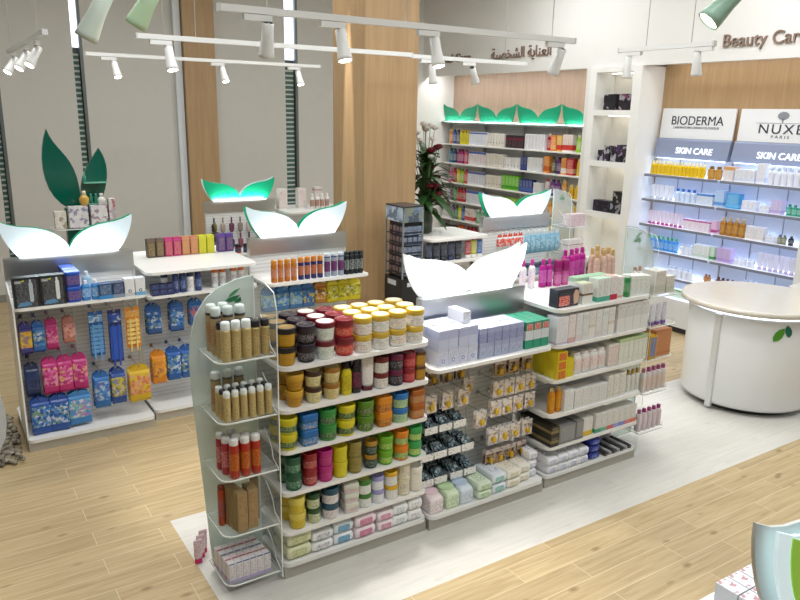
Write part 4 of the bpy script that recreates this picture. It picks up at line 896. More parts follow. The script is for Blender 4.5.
for i, (x, y) in enumerate(((4.165, 4.0), (4.235, 4.0), (4.31, 4.02), (4.385, 4.03))): put('pink_bottle', 'bottle', 'tall magenta bottle toward the back', T1, bottle(.06, .048, .255, 'b5178e', 'b01a86', 'bd2a9c', 'd890c8', .16, .45), x, y, 1.331)
for i, (x, y) in enumerate(((3.70, 3.97), (3.79, 3.97))): put('white_bottle', 'bottle', 'white bottle with magenta cap', T1, bottle(.05, .045, .22, 'eae4ea', 'c0309a', 'eee6ee', 'd8a8d0', .2, .45), x, y, 1.331)
for i, (x, y) in enumerate(((4.24, 3.74), (4.30, 3.73), (4.36, 3.74), (4.42, 3.75), (4.27, 3.82), (4.335, 3.83), (4.40, 3.83))): put('peach_bottle', 'bottle', 'peach glass bottle with gold cap', T1, bottle(.05, .05, .28+.012*(i % 3), 'cfae9c', 'c9a46a', 'd8bcac', 'a86a58', .16, .5, 2.2), x, y, 1.331)
for i in range(3): put('black_bottle', 'bottle', 'small black bottle among pink ones', T1, bottle(.035, .035, .16, '2a2630', '3a3440', '3a3440', '8a8a90', .25, .5, 2.), 4.36+.04*i, 3.93, 1.331)
T2 = 'on bay beside desk, upper shelf'
T2 = 'on desk side upper shelf'
put('white_carton', 'carton', 'broad white carton with lilac edge', T2, carton(.105, .1, .20, 'ebedf2', 'cfc6dc', 'ecedf2', 'b8b4c8', .08, .02), 3.555, 3.435, 1.076)
tall = [carton(.062, .1, .205, 'e9e9ea', 'dcd6da', 'ebebec', 'a4a4ac', .2, .05), carton(.062, .1, .205, 'e7eaea', 'cfdad8', 'eaecec', '9aa8a8', .15, .75), carton(.062, .1, .205, 'ebeae6', 'd9cfc4', 'ecebe8', '9a948c', .12, .4)]
put('white_carton', 'carton', 'white carton with rosy foot', T2, carton(.065, .1, .205, 'ebe6e6', 'd9b4b8', 'ece8e8', 'c09a9c', .2, 0.), 3.645, 3.435, 1.076)
for i in range(6): put('white_carton', 'carton', 'white tall carton with grey print', T2, tall[i % 3], 3.715+.066*i, 3.435, 1.076)
for i in range(4): put('white_carton', 'carton', 'tall white carton with dark flourish', T2, carton(.082, .1, .215, 'e6e7e6', 'd6d8d6', 'e8e8e8', '3a3a40', .3, .5), 4.15+.0855*i, 3.435, 1.076)
T3 = 'on desk side second shelf'
for k in range(3):
    for r in range(2):
        put('yellow_carton', 'carton', 'yellow carton with red letters', T3, carton(.085, .12, .065, 'e3d022', 'c8281c', 'c92a1e', 'f0e060', .9, .05) if False else carton(.09, .125, .066, 'e5d321', 'd9c61c', 'c9261c', 'efe04a', .04, .0), 3.575, 3.445+.128*r, .821+.0665*k)
for k in range(2): put('yellow_carton', 'carton', 'plain yellow carton', T3, carton(.075, .13, .066, 'e0cf1f', 'cfbb18', 'e2d22a', 'b09a10', .05, .0), 3.665, 3.46, .821+.0665*k)
for i in range(4): put('white_carton', 'carton', 'white arched carton with red drops', T3, bottle(.078, .08, .155, 'e9e6e2', 'e4e0dc', 'ebe6e2', 'b5483c', .08, .8, 5.), 3.755+.083*i, 3.44, .821)
for i in range(4): put('white_carton', 'carton', 'white carton with red dots', T3, carton(.05, .1, .17, 'e9e7e2', 'd8d2cc', 'ebe6e2', 'b5483c', .1, .0), 4.08+.0+.0515*i, 3.44, .821) if i < 2 else None
for i in range(6): put('white_carton', 'carton', 'white carton with green top and curved print', T3, carton(.05, .1, .195, 'e8ebe2', 'b9cf9c', 'eaece6', 'a8b88c', .12, .87, 'b4cf8c'), 4.185+.0525*i-.0, 3.435, .821)
T4 = 'on desk side third shelf'
for i in range(2): put('amber_bottle', 'bottle', 'amber oil bottle with pale cap', T4, bottle(.05, .045, .185, 'd18a12', 'e2c78a', 'd9981c', 'b06a08', .12, .5), 3.54+.065*i, 3.43, .561)
put('white_carton', 'carton', 'white carton with green side', T4, carton(.09, .1, .155, 'eceeee', '5f8a4a', 'eceeee', 'a8aeb0', .0, 0.) if False else carton(.09, .1, .155, 'eceeee', 'dfe8da', 'eceeee', 'a8aeb0', .1, .0), 3.68, 3.44, .561)
for i in range(4): put('white_carton', 'carton', 'white carton with thin stripes', T4, carton(.082, .1, .14, 'eaebea', 'dcdedc', 'ecedec', '9aa0a4', .15, .1), 3.775+.0855*i, 3.44, .561)
for i in range(3): put('white_carton', 'carton', 'taller white cosmetic carton', T4, carton(.06, .09, .185, 'e8e8e4', 'd8d6cc', 'eaeae6', 'a09a8c', .12, .1), 4.115+.065*i, 3.44, .561)
for i in range(4): put('glass_bottle', 'bottle', 'frosted bottle with gold cap', T4, bottle(.042, .04, .175, 'dfe2da', 'b89a4c', 'e2e4de', 'a8a088', .2, .5, 2.2), 4.295+.05*i, 3.43, .561)
T5 = 'on desk side fourth shelf'
bx = carton(.075, .16, .075, '2e2a22', '8a7a4c', '3a352a', 'b8a878', .3, .35)
for i in range(2):
    for r in range(2): put('black_gold_box', 'box', 'black and gold pattern box', T5, bx, 3.55, 3.455+.165*r, .317+.0755*i)
put('grey_box', 'box', 'broad grey box', T5, carton(.16, .16, .135, '8a8b8c', '7c7d7e', '8e8f90', 'a8a9aa', .1, .0), 3.68, 3.46, .317); put('grey_box', 'box', 'narrow grey box', T5, carton(.075, .16, .145, '858687', '6f7072', '898a8b', 'a8a9aa', .1, .0), 3.803, 3.46, .317)
put('white_carton', 'carton', 'white carton with yellow foot', T5, carton(.095, .1, .14, 'e9e9e6', 'd9b930', 'ebebe8', 'a8a8a0', .28, 0.), 3.90, 3.44, .317)
for i, (c, dn) in enumerate((('49a583', 'green'), ('7fb89a', 'mint'), ('d8625c', 'coral'), ('9aa0d8', 'violet'), ('7f90d0', 'blue'), ('d88a8c', 'rose'), ('e0785c', 'orange'))): put('white_carton', 'carton', 'white carton with %s foot' % dn, T5, carton(.062, .1, .145, 'e8e7e2', c, 'e9e8e4', '9a9a94', .22, 0.), 4.005+.065*i, 3.435, .317)
T6 = 'on desk side base shelf'
for i in range(4): pk('d', 'white pad pack with navy spots', 'f5f6fa', 'dde3f0', '27337a', 3.56+.105*i, 3.475, 2, .1, .19, .062, T6, .101)
for i in range(2): pk('d', 'white rear pad pack', 'e4e7ec', 'cfd6e2', '3a4a8a', 3.62+.2*i, 3.64, 2, .17, .12, .07, T6, .101)
pk('d', 'royal blue pad pack', '22328c', '2f43a8', 'c9d2f0', 4.0, 3.48, 3, .11, .19, .055, T6, .101)
for i in range(7):
    put('eyeliner_carton', 'carton', ('slim silver' if i % 2 else 'slim black') + ' cosmetic carton lying flat', T6, carton(.028, .2, .025, 'b5b5b8' if i % 2 else '2a2a2c', '8a7a3a' if i % 3 == 0 else '7a7a7c', 'c9c9cc' if i % 2 else '3a3a3c', '55555a', .2, .3), 4.115+.045*i, 3.475, .101)
for i in range(3): pk('d', 'grey white sachet pack', 'd9dadb', 'b8bcc0', '6a6a70', 4.13+.12*i, 3.65, 2, .11, .1, .06, T6, .101)
# right end cap
FA = 'on desk facing clear tray'
for i in range(3): put('tube', 'tube', 'white tube standing on violet cap', FA, tube(.05, .17, 'dfe0ea', '6d4fa0', 'e2e2ec', '9a94c0', .16), 4.55+.07*i, 3.43, 1.061)
put('yellow_carton', 'carton', 'yellow carton with blue picture', FA, carton(.085, .1, .19, 'd9a71c', 'c9951a', '4a78b8', 'd9a71c', .1, .0), 4.54, 3.43, .801)
for i in range(3): put('orange_carton', 'carton', 'copper orange carton', FA, carton(.062, .12, .215, 'c8875a', 'b5764a', 'cc8c60', 'b57a50', .06, .1), 4.622+.062*i, 3.462, .801)
for i in range(5): put('lotion_bottle', 'bottle', 'white bottle with mauve cap', FA, bottle(.054, .05, .195, 'dcd3d2', 'a84f86', 'e0c4b0', 'b0c4d8', .16, .5, 2.4), 4.525+.058*i, 3.43, .522)
for i in range(5): put('lotion_bottle', 'bottle', 'pale bottle with plum cap', FA, bottle(.054, .05, .18, 'd9cdd0', '9c2f74', 'e0d0d4', 'a890a0', .16, .5, 2.4), 4.525+.058*i, 3.43, .192)
for i in range(4): put('glass_bottle', 'bottle', 'tiny clear blue bottle behind', FA, bottle(.035, .035, .12, 'b9d0de', 'a8c4d6', 'c4d8e4', '8aa8bc', .2, .5, 2.), 4.53+.05*i, 3.52, .191)
for i in range(2): put('white_carton', 'carton', 'large pale carton at the top', FA, carton(.115-.02*i, .12, .18-.05*i, 'd6d3cc', 'c3c4b4', 'dad7d0', 'a8a898', .3, .1), 4.60+.118*i, 3.48, 1.302)
for i in range(2): put('peach_bottle', 'bottle', 'clear bottle with brown cap', FA, bottle(.045, .045, .19, 'd9d3ca', 'a5774c', 'dcd6ce', 'a89a8a', .18, .5, 2.2), 4.515+.056*i, 3.60, 1.302)
# ================================================================== toothbrush gondola (left), bay A
_S = {}
def solo(parts):
    """one mesh out of the parts, for products too small to show them"""
    k = tuple(m.name for _, m in parts)
    if k in _S: return _S[k]
    mb = MB(); mats = []
    for _, m in parts:
        o = len(mats); mats += list(m.materials)
        mb.add([v.co[:] for v in m.vertices], [tuple(p.vertices) for p in m.polygons], [p.material_index+o for p in m.polygons])
    me = mb.mesh(parts[0][1].name.split('_')[0] + '_whole', mats); me.polygons.foreach_set('use_smooth', [True]*len(me.polygons))
    try: me.set_sharp_from_angle(angle=radians(40))
    except Exception: pass
    _S[k] = [('whole', me)]; return _S[k]
S1 = 'on toothbrush bay shelf'
def toothbox(x, pic):
    o = put('electric_toothbrush_box', 'box', 'black box picturing an electric toothbrush', S1, carton(.175, .09, .225, '1c1d20', '26272a', '202124', '8a8f96', .0, .0), x, 5.80 if 0 else 5.91, 1.151)
    build(MB().prism(rrect(-.012, .014, .04, .19, .012), -.0475, -.046, 'y').prism(rrect(-.008, .006, .185, .212, .006), -.0475, -.046, 'y'), 'brush_picture', [M(pic, .3)], o, (.03, 0, 0))
    build(MB().prism([(-.07, .012), (-.02, .01), (.03, .02), (.01, .045), (-.05, .04)], -.0473, -.0462, 'y'), 'splash_picture', [M('5f93b8', .3)], o)
    build(MB().box(-.075, -.03, -.0475, -.046, .185, .205), 'brand_patch', [LM('1c1d20', 'e6e8ea', 1.2, .8)], o); build(MB().prism([(-.03, .196), (-.012, .196), (-.008, .21), (-.026, .206)], -.0475, -.046, 'y'), 'yellow_tick', [M('c9d034')], o)
toothbox(.545, 'b9c4ce'); toothbox(.725, 'e4e6e8')
bl = tub(.105, .118, '1f48a8', '2456c4', '1c3f98', 'd08a4a', .2, 7.)
for r in range(3):
    for k in range(2): put('blue_tub', 'tub', 'royal blue tub with orange picture', S1, bl, .868, 5.915+.112*r, 1.151+.119*k)
for i in range(2): put('mouthwash_bottle', 'bottle', 'sky blue mouthwash bottle', S1, bottle(.065, .05, .155, '3a86c8', 'dfe9f2', '3f8fd0', 'e9f2fa', .16, .4), .955+.072*i, 5.90, 1.151)
put('mouthwash_bottle', 'bottle', 'clear pale mouthwash bottle behind', S1, bottle(.07, .06, .2, 'a9cde6', 'e9eef2', 'b9d8ec', '6a9cc4', .15, .4), .99, 6.03, 1.151)
put('navy_carton', 'carton', 'navy carton with sky blue foot', S1, carton(.10, .09, .12, '27466f', '3f8fd0', '2c4a74', 'a9c4de', .25, 0.), 1.095, 5.90, 1.151); put('navy_carton', 'carton', 'navy carton with grey foot', S1, carton(.085, .09, .12, '24335c', '8f9db4', '283a66', 'a9b4ce', .25, 0.), 1.19, 5.90, 1.151)
for i in range(2): put('white_carton', 'carton', 'white carton with black disc', S1, carton(.075, .085, .14, 'e9ecef', '6fb0dc' if i else 'c9ccd0', 'eaedf0', 'c9ccd2', .2, 0., None, '1c1e22'), 1.275+.082*i, 5.90, 1.151)
HK = 'on toothbrush bay hooks'; HB = G2B-.014
def hg(d, P, p, xs, y, z, n=2, gap=.055, nm='hanging_pack', cat='hanging pack', where=HK, back=HB): hang(d, where, P, p, xs, y, z, n, gap, nm, cat, back)
BLU = ('2a66b4', '1c4a94', '5f9cd8', 'dfe8f0', '8aa860'); PNK = ('c83c86', 'd86aa4', 'e8a4c4', 'a82a6c', 'e8d060')
hg('narrow yellow and purple pack', PD, pouch(.085, .235, .035, '3c3a86', ('e0b83a', '3c4a9c', 'd88a3c', 'c9b04a')), (.515,), 5.98, 1.0)
hg('narrow blue pack', PD, pouch(.085, .23, .035, '2f6ab8', BLU), (.605,), 5.98, 1.0); hg('narrow pink pack', PD, pouch(.085, .235, .035, 'b82a78', PNK), (.70,), 5.98, 1.01)
hg('rosy brown rounded blister', PD, pouch(.085, .20, .045, 'b87a70', ('c98a7c', '9a4a44', 'e0b8a8', 'd88a9c')), (.82,), 5.98, 1.01)
hg('navy folded pouch', PD, pouch(.10, .25, .04, '27345c', ('2a3a66', '1f2a4c', '3a4c7c', '2f3f6e')), (.53,), 5.98, .67)
hg('magenta pouch', PD, pouch(.108, .28, .045, 'c02f7c', PNK), (.652, .762, .871), 5.96, .70)
hg('blue family pouch', PD, pouch(.135, .29, .05, '2550a0', BLU), (.555, .69), 5.94, .402); hg('broad sky blue pouch with picture', PD, pouch(.17, .27, .05, '3c84c4', ('4a94d0', 'a8c46a', 'c87ab0', 'e0e8ea', '5fa0d8')), (.84,), 5.95, .40)
hg('long blue toothbrush strip', PD, brushpack(.11, .36, '2563ae', '6aa8e0', 7), (1.025,), 6.0, 1.02, 1); hg('long navy toothbrush strip', PD, brushpack(.105, .43, '1f2f6c', '2a58c0', 9), (1.165,), 5.98, 1.02, 1)
hg('orange and purple toothbrush strip', PD, brushpack(.115, .33, 'd98a1f', 'efd07c', 6), (1.30,), 5.96, 1.03, 1)
hg('blue brush pouch', PD, pouch(.12, .29, .05, '2a70b8', ('2f7ac4', '5fa4dc', 'c9d4dc', '6a5a9c')), (1.02,), 5.96, .52); hg('blue and yellow brush pouch', PD, pouch(.115, .29, .05, '26509c', ('c9b83c', '2a5cae', '3c3c64', 'b9c0cc')), (1.15,), 5.96, .53)
hg('yellow red and pink twin pouch', PD, pouch(.17, .30, .047, 'd9b428', ('d8c02c', 'c8283c', 'e08aa0', 'd86a74')), (1.315,), 5.94, .53)
# ---------------------------------------------------------------- bay B (counter with paired cartons)
S2 = 'on paired carton bay shelf'
for i in range(6): put('navy_carton', 'carton', 'flat navy soap carton', S2, carton(.058, .08, .045, '2a3158', '3c4a80', '2c3460', '8a96c0', .3, .3), 1.50+.062*(i % 3), 6.0, 1.101+.0455*(i//3))
wc = can(.031, .168, 'e9ebee', '22304c', 'e6e8ec', '1c1f26', .16, '22304c'); nc = can(.026, .168, '2a3c74', '22305c', '2f4484', 'b9c9e6', .16)
for x, p, d in ((1.60, wc, 'white can with black disc'), (1.675, nc, 'navy can'), (1.735, nc, 'navy can'), (1.80, wc, 'white can with black disc'), (1.87, nc, 'navy can')): put('deodorant_can', 'spray can', d + ' in front', S2, p, x, 6.0 if x > 1.65 else 6.06, 1.101)
oc = can(.03, .17, 'e8eaec', 'd8712a', 'e8e4e2', '3a5a8a', .22)
for i, x in enumerate((2.03, 2.10, 2.20, 2.27)): put('deodorant_can', 'spray can', 'white can with orange cap', S2, oc, x, 6.05, 1.101)
WQ = 'on the paired carton counter'
for i, (c, k, d) in enumerate((('5c4a42', '7a6658', 'taupe'), ('bf2a70', 'd04a88', 'raspberry'), ('c98560', 'd99a74', 'peach'), ('d3d21f', 'dedc50', 'lemon'), ('5a3a94', '7454ac', 'violet'))):
    p = carton(.068, .075, .165, c, k, c, 'd9c070', .12, .85, None)
    for j in range(2): put('perfume_carton', 'carton', d + ' upright carton', WQ, p, 1.645+.155*i+.077*j+(.03 if i == 4 else 0), 6.62+.0*i, 1.301)
HM = 'on paired carton bay hooks'; hb2 = G2B+.05-.014
hg('blue razor pack', PE, pouch(.12, .25, .045, '2b5fa8', BLU), (1.50, 1.69), 6.08, 1.0, 2, .055, 'hanging_pack', 'hanging pack', HM, hb2); hg('blue pack with coral scoop', PE, pouch(.12, .22, .05, '2f6ab0', ('2b5fa8', 'd8705c', '5f94cc', 'd87a60')), (1.86, 2.05), 6.08, 1.0, 2, .055, 'hanging_pack', 'hanging pack', HM, hb2)
hg('orange brush pouch', PE, pouch(.12, .28, .05, 'dd8c1f', ('e09a2c', 'c9742a', '3c3a6c', 'e8b04a')), (1.51,), 6.06, .59, 2, .055, 'hanging_pack', 'hanging pack', HM, hb2); hg('blue brush pouch', PE, pouch(.115, .28, .05, '2660b0', BLU), (1.64, 1.76, 1.90), 6.06, .60, 2, .055, 'hanging_pack', 'hanging pack', HM, hb2)
# ---------------------------------------------------------------- bay C (orange cans)
S3 = 'on orange can shelf'
for i in range(4): put('spray_can', 'spray can', 'copper orange can', S3, can(.0265, .20, 'c07018', 'd08a2c', 'b8683c', 'e0c0a8', .18, None, .1), 2.49+.0635*i, 5.83, 1.136)
for i in range(4): put('spray_can', 'spray can', 'orange can with navy base', S3, can(.0265, .205, '2a2a66', 'd0842a', 'c87438', '2a2f70', .18, 'c87020', .1), 2.75+.0635*i, 5.83, 1.136)
for i in range(3): put('spray_can', 'spray can', 'silver and navy can with red band', S3, can(.029, .215, '9aa4b4', 'c9d2da', '27336c', 'b8304a', .12, '27336c', .1), 3.015+.07*i, 5.83, 1.136)
for i in range(4): put('spray_can', 'spray can', 'black can with white and green label', S3, can(.026, .215, '1d2428', '1a1f22', '24302c', 'e6ecea', .14, '1f2a2a', .1), 3.215+.06*i - (.01*i), 5.83, 1.136)
HC = 'on orange can bay hooks'
hg('blue freshener pack', PF, pouch(.125, .21, .05, '3a78bc', ('3f86c8', '8ab8de', 'b0c8a0', 'c9dcea')), (2.505, 2.635, 2.765), 5.98, 1.045, 2, .055, 'hanging_pack', 'hanging pack', HC); hg('blue pack with yellow foot', PF, pouch(.125, .21, .05, '3a70b4', ('3a78bc', 'd9c72c', 'd8ca3a', '2c4a84')), (2.892,), 5.98, 1.045, 2, .055, 'hanging_pack', 'hanging pack', HC)
hg('copper and yellow trap pack', PF, pouch(.12, .19, .045, 'b87a2c', ('c98a34', '2c2a28', 'd9c22c', 'e6e2da')), (3.02,), 5.98, 1.045, 2, .055, 'hanging_pack', 'hanging pack', HC); hg('yellow and black trap pack', PF, pouch(.12, .20, .045, 'd6cb24', ('d9d02c', '24262a', 'c8c024', '7a8a3c', 'dcdcd4')), (3.143, 3.265, 3.386), 5.98, 1.045, 2, .055, 'hanging_pack', 'hanging pack', HC)
hg('dim green lower pack', PF, pouch(.11, .2, .04, '8a9c90', ('9aaca0', '6a7c78', 'b0bcb0')), (2.55, 2.75, 3.02, 3.2), 5.98, .74, 1, .055, 'hanging_pack', 'hanging pack', HC)
# ---------------------------------------------------------------- far gondola with green sign
HF = 'on green sign bay hooks'; BRC = ('5a4a50', '8a7a84', '3a3238', 'b09aa0', '6a4a5c')
for j in range(2):
    for i in range(7): 
        c = ('3a3038', 'a8988c', '6a3a54', '8a7a74', 'c0b0a8', '4a3c60', '8a4a5c')[(i+3*j) % 7]
        x = 3.02+.115*i; z = 1.28 - .205*j
        PG(MB().tube([(x, 8.986, z), (x, 8.9, z)], .003, 6), 'hook', [CHROME])
        put('hair_brush', 'hair brush', 'hanging %s handled brush' % ('dark' if (i+j) % 2 else 'pale'), HF, [('handle', tube(.022, .11, c, 'bcb4ae', c, '2a2a2a', .3)[0][1]), ('head', MB().loft([sup(.012, .008, -.085), sup(.03, .014, -.06), sup(.034, .016, 0.02), sup(.012, .01, .04)]).mesh('brush_head', [M(c, .35)]))], x, 8.925, z-.115)
put('hair_brush', 'hair brush', 'large round dark brush at lower left', HF, [('head', MB().lathe([(.02, -.05), (.075, -.02), (.075, .05), (.02, .08)], 14).mesh('round_brush', [M('3a3420')])), ('handle', MB().lathe([(.014, .08), (.018, .16), (.01, .2)], 10).mesh('brush_handle', [M('8a7a3a')]))], 2.99, 8.80, 1.04)
for i in range(7): put('nail_polish_set', 'cosmetic jar', ('dark' if i % 2 else 'red') + ' small cosmetic jar', 'on the green sign bay ledge', jar(.04, .11, ('2a3050', 'a02030')[(i+1) % 2], '202228', '2a3050', '8a90a0'), 3.02+.11*i, 8.70, .851)
PG(shelf_prism(2.935, 3.866, 8.62, 8.986, .85), 'shelf', WHITE)
put('blue_bottle', 'bottle', 'blue pump bottle at far left of far gondola', 'near pilaster', bottle(.07, .06, .26, '2a5fae', '1f4484', '2f6abc', 'c9d8ec', .25, .35, 3., True), 2.90-.02, 8.8, .0) if 0 else None
WD = 'on far counter'
for i, x in enumerate((3.98, 4.14)): put('white_carton', 'carton', 'tall white carton with red print', WD, carton(.11, .1, .27, 'e9e6e2', 'd9cfca', 'ebe8e4', 'b0383c', .1, .05), x+.12*i, 9.0, 1.331)
put('white_carton', 'carton', 'white carton at the rear', WD, carton(.1, .1, .26, 'e6e4e0', 'd0a8a4', 'e8e6e2', 'b04a4c', .1, .8), 4.58, 9.15, 1.331)
for i in range(4): put('small_bottle', 'bottle', 'small white bottle with tan foot', WD, bottle(.055, .05, .2, 'e2ddd8', 'e9e6e2', 'b88a6c', '5a6a8a', .2, .5), 4.36+.075*i, 8.86, 1.331)
for i in range(2): put('blue_can', 'spray can', 'tall blue can', WD, can(.041, .27, '2f62a4', '3a3c48', '6a9cd0', '20386c', .1), 4.74+.085*i - .02, 8.84, 1.331)
# ---------------------------------------------------------------- leaf stand boxes
WL = 'on green leaf stand'
for i, (x, w_, c) in enumerate(((1.04, .10, 'd9d2c4'), (1.20, .17, 'dcd6da'), (1.385, .15, 'd8d4d8'), (1.505, .06, 'b8aeb4'))): put('perfume_set_box', 'box', ('cream box with brown picture', 'white box with violet pictures', 'white box with plum pictures', 'narrow lilac box with red corner')[i], WL, [('carton', MB().box(-w_/2, w_/2, -.04, .04, 0, (.16, .2, .2, .26)[i]).mesh('set_box', [PM((c, 'e9e6e2', ('8a6a3c', '4a4a8c', '7a3a6c', 'b83a3c')[i], 'dfdbd6'), 30)]))], x, 7.44, 1.491)
put('perfume_bottle', 'perfume bottle', 'round amber perfume bottle', WL, [('body', MB().loft([sup(.02, .02, 0, 2), sup(.042, .03, .03, 2), sup(.045, .03, .07, 2), sup(.02, .02, .1, 2)]).mesh('perfume_body', [M('c9a04c', .15)])), ('cap', MB().lathe([(.018, .1), (.02, .13), (.014, .14)], 12).mesh('perfume_cap', [M('e6dcc0', .2)]))], 1.265, 7.44, 1.692)
put('perfume_bottle', 'perfume bottle', 'small white perfume bottle', WL, [('body', MB().loft([sup(.03, .025, 0, 3), sup(.034, .026, .06, 3), sup(.012, .012, .08, 2)]).mesh('perfume_body', [M('d9dcd6', .15)])), ('cap', MB().lathe([(.016, .08), (.017, .11)], 12).mesh('perfume_cap', [M('c9ccc6', .2)]))], 1.42, 7.44, 1.692)
for i in range(4): put('perfume_bottle', 'perfume bottle', 'tiny green glass perfume bottle', WL, [('body', MB().loft([sup(.016, .012, 0, 4), sup(.016, .012, .06, 4), sup(.006, .006, .07, 2)]).mesh('perfume_body', [M('3f8a74', .15)])), ('cap', MB().lathe([(.008, .07), (.008, .09)], 10).mesh('perfume_cap', [M('7fb0a0', .2)]))], 1.30+.045*(i % 3), 7.545, 1.701 if i < 3 else 1.901)
# ---------------------------------------------------------------- right-hand counters
S4 = 'under white counter by makeup stand'
for i, (c, k) in enumerate((('22283a', '2c3a5c'), ('1f2430', '262c3c'), ('252a34', '1e222a'), ('20263c', '2a3354'), ('1d2026', '33363c'))): put('dark_tube', 'tube', 'dark navy standing tube', S4, tube(.09, .2, c, k, c, '8a94a8', .2), 4.36+.098*i, 6.13, 1.086)
for x, c, d in ((4.885, 'b8283c', 'red standing tube'), (4.965, 'c9c82c', 'yellow standing tube'), (5.045, '2c6ac0', 'blue standing tube')): put('bright_tube', 'tube', d, S4, tube(.08, .19, c, 'e8e8e4', c, 'f0f0ee', .2), x, 6.13, 1.086)
S5 = 'on blue bottle bay hooks'
for i in range(7):
    PJ(MB().tube([(5.21+.075*i-.0, 6.236, 1.345), (5.21+.075*i, 5.96, 1.345)], .003, 6), 'hook', [CHROME]) if i < 5 else None
for i in range(5): put('red_top_tube', 'tube', 'white tube with coral top', S5, [('pack', pouch(.066, .16, .04, 'dfe0e2', ('d9584a', 'e6e8ea', 'e07060', 'dde2e6'))[0][1]), ('header_card', pouch(.066, .16, .04, 'd9584a', ('d9584a', 'e6e8ea'), 'd8503f')[1][1])], 5.21+.075*i, 5.99, 1.335)
for i in range(7):
    x = 5.60+.075*i; PJ(MB().tube([(x, 6.236, 1.345), (x, 5.93, 1.345)], .003, 6), 'hook', [CHROME])
    put('blue_bottle', 'bottle', 'hanging pale blue bottle', S5, [('pack', pouch(.068, .24, .05, '7fb0cc', ('8fbcd4', '5a94b8', 'b4d4e2', '9cc6da'))[0][1]), ('header_card', pouch(.068, .24, .05, '7fb0cc', ('8fbcd4', '5a94b8'), 'c4d4dc')[1][1])], x, 5.97, 1.335)
for i in range(8): put('dark_blue_jar', 'jar', 'blue grey low jar', 'on blue bottle bay shelf', jar(.05, .13, '5a7a94', '3a4a5c', '6a8aa4', 'dfe8ee'), 5.26+.11*i, 5.93, .861)
S6 = 'in the petal shaped end cap'
for i in range(3):
    for k in range(2): put('pink_carton', 'carton', 'pale pink carton', S6, carton(.085, .1, .07, 'e2d2d6', 'd8bcc4', 'e6d8dc', 'a86a7c', .2, .0), 6.245+.09*i, 5.99, 1.362+.0705*k)
for i in range(3): put('pink_carton', 'carton', 'white carton with maroon lines', S6, carton(.085, .1, .15, 'e6e0e0', '7a3040', 'e8e2e2', 'a84a5c', .05, .6), 6.245+.09*i, 5.99, 1.052)
# ================================================================== personal-care wall shelves (fronts face -X)
RZ = -pi/2
def wrow(name, cat, desc, where, parts, ys, z, x=8.085, levels=1, h=0.):
    for y in ys:
        for k in range(levels): put(name, cat, desc, where, solo(parts), x+random.uniform(-.004, .004), y, z+.001+k*h, RZ, 'y')
def lin_(a, b, n): return [a+(b-a)*(i+.5)/n for i in range(n)]
def bt(c, cap, ink='e8e8e4', w=.075, h=.25): return bottle(w, .055, h, c, cap, c, ink, .16, .5, 3.)
def ct(c, band, ink, w=.075, h=.24, bh=.3, by=.1, mark=None): return carton(w, .09, h, c, band, c, ink, bh, by, None, mark)
PW = ['on personal care %s shelf' % q for q in ('top', 'second', 'third', 'fourth', 'fifth', 'sixth')]
def B(s, d, c, cap, a, b, n, ink='e8e8e4', h=.25): wrow('shampoo_bottle', 'bottle', d, PW[s], bt(c, cap, ink, .9*abs(a-b)/n if abs(a-b)/n < .1 else .085, h), lin_(a, b, n), PZ[s])
def K(s, d, c, band, ink, a, b, n, h=.24, bh=.3, by=.1, mark=None, lev=1): wrow('wall_carton', 'carton', d, PW[s], ct(c, band, ink, .97*abs(a-b)/n, h, bh, by, mark), lin_(a, b, n), PZ[s], 8.085, lev, h+.0008)
B(0, 'orange bottle', 'd88a2a', 'e8c070', 10.80, 10.70, 1); B(0, 'blue bottle', '2a4a9c', '22306c', 10.69, 10.60, 1); B(0, 'grey bottle', '5a5f6c', '2a2c34', 10.59, 10.50, 1); B(0, 'yellow bottle', 'd9cc24', 'c9a41c', 10.49, 10.22, 3, '5a4a10')
K(0, 'white carton with blue swirl', 'e9ebef', '4a64b0', '8a9cc8', 10.18, 9.72, 6, .22, .12, .85); K(0, 'white carton with dark disc', 'e9e6de', 'd9d2c4', 'a8a090', 9.70, 9.27, 6, .215, .1, .0, '5a5a4a')
K(0, 'dark wine carton', '2a2228', '6a1c34', '7a4a54', 9.22, 8.80, 6, .20, .2, .6); K(0, 'white carton with grey print', 'e8e8ea', 'd0d2d8', '70788a', 8.77, 8.33, 6, .115, .1, .0, None, 2)
B(0, 'crimson bottle', 'b01c30', 'd8c0b0', 8.31, 8.21, 1); K(0, 'orange carton', 'd8803a', 'e6b070', 'f0e0c0', 8.19, 8.08, 1, .23); K(0, 'yellow carton', 'd8a838', 'c8342c', 'f0e8d0', 8.07, 7.96, 1, .23); K(0, 'white and red carton', 'e8e0d8', 'c83a34', 'b04a4c', 7.95, 7.75, 2, .25); B(0, 'lime green bottle', '8fc02c', 'd8e09c', 7.72, 7.60, 1); B(0, 'golden bottle', 'e0b02c', 'f0d878', 7.58, 7.34, 2, '9a5a10')
B(1, 'teal bottle', '2a7a9c', '1f4a5c', 10.78, 10.68, 1); B(1, 'navy bottle', '2a3268', '20264c', 10.67, 10.57, 1); B(1, 'magenta bottle', 'a82a70', '6a1c4c', 10.55, 10.36, 2); B(1, 'rose bottle', 'd0607c', 'a83a5c', 10.35, 10.24, 1)
K(1, 'white carton with blue and red', 'e8eaee', '3a5ab0', 'c04a5c', 10.18, 9.72, 6, .22, .14, .86); K(1, 'cream carton with small mark', 'e8e4da', 'd8d2c2', 'a09886', 9.70, 9.27, 6, .215, .08, .0, '8a8474')
K(1, 'white carton with black spot', 'ebebea', 'dedede', '8a8a8c', 9.24, 8.86, 5, .18, .08, .0, '202226'); K(1, 'navy carton', '26346c', '3a4a8c', 'a9b4d8', 8.84, 8.70, 2, .22); K(1, 'white twin carton', 'e8e9ea', 'cdd2d6', '9aa2a8', 8.68, 8.36, 4, .105, .1, .0, None, 2)
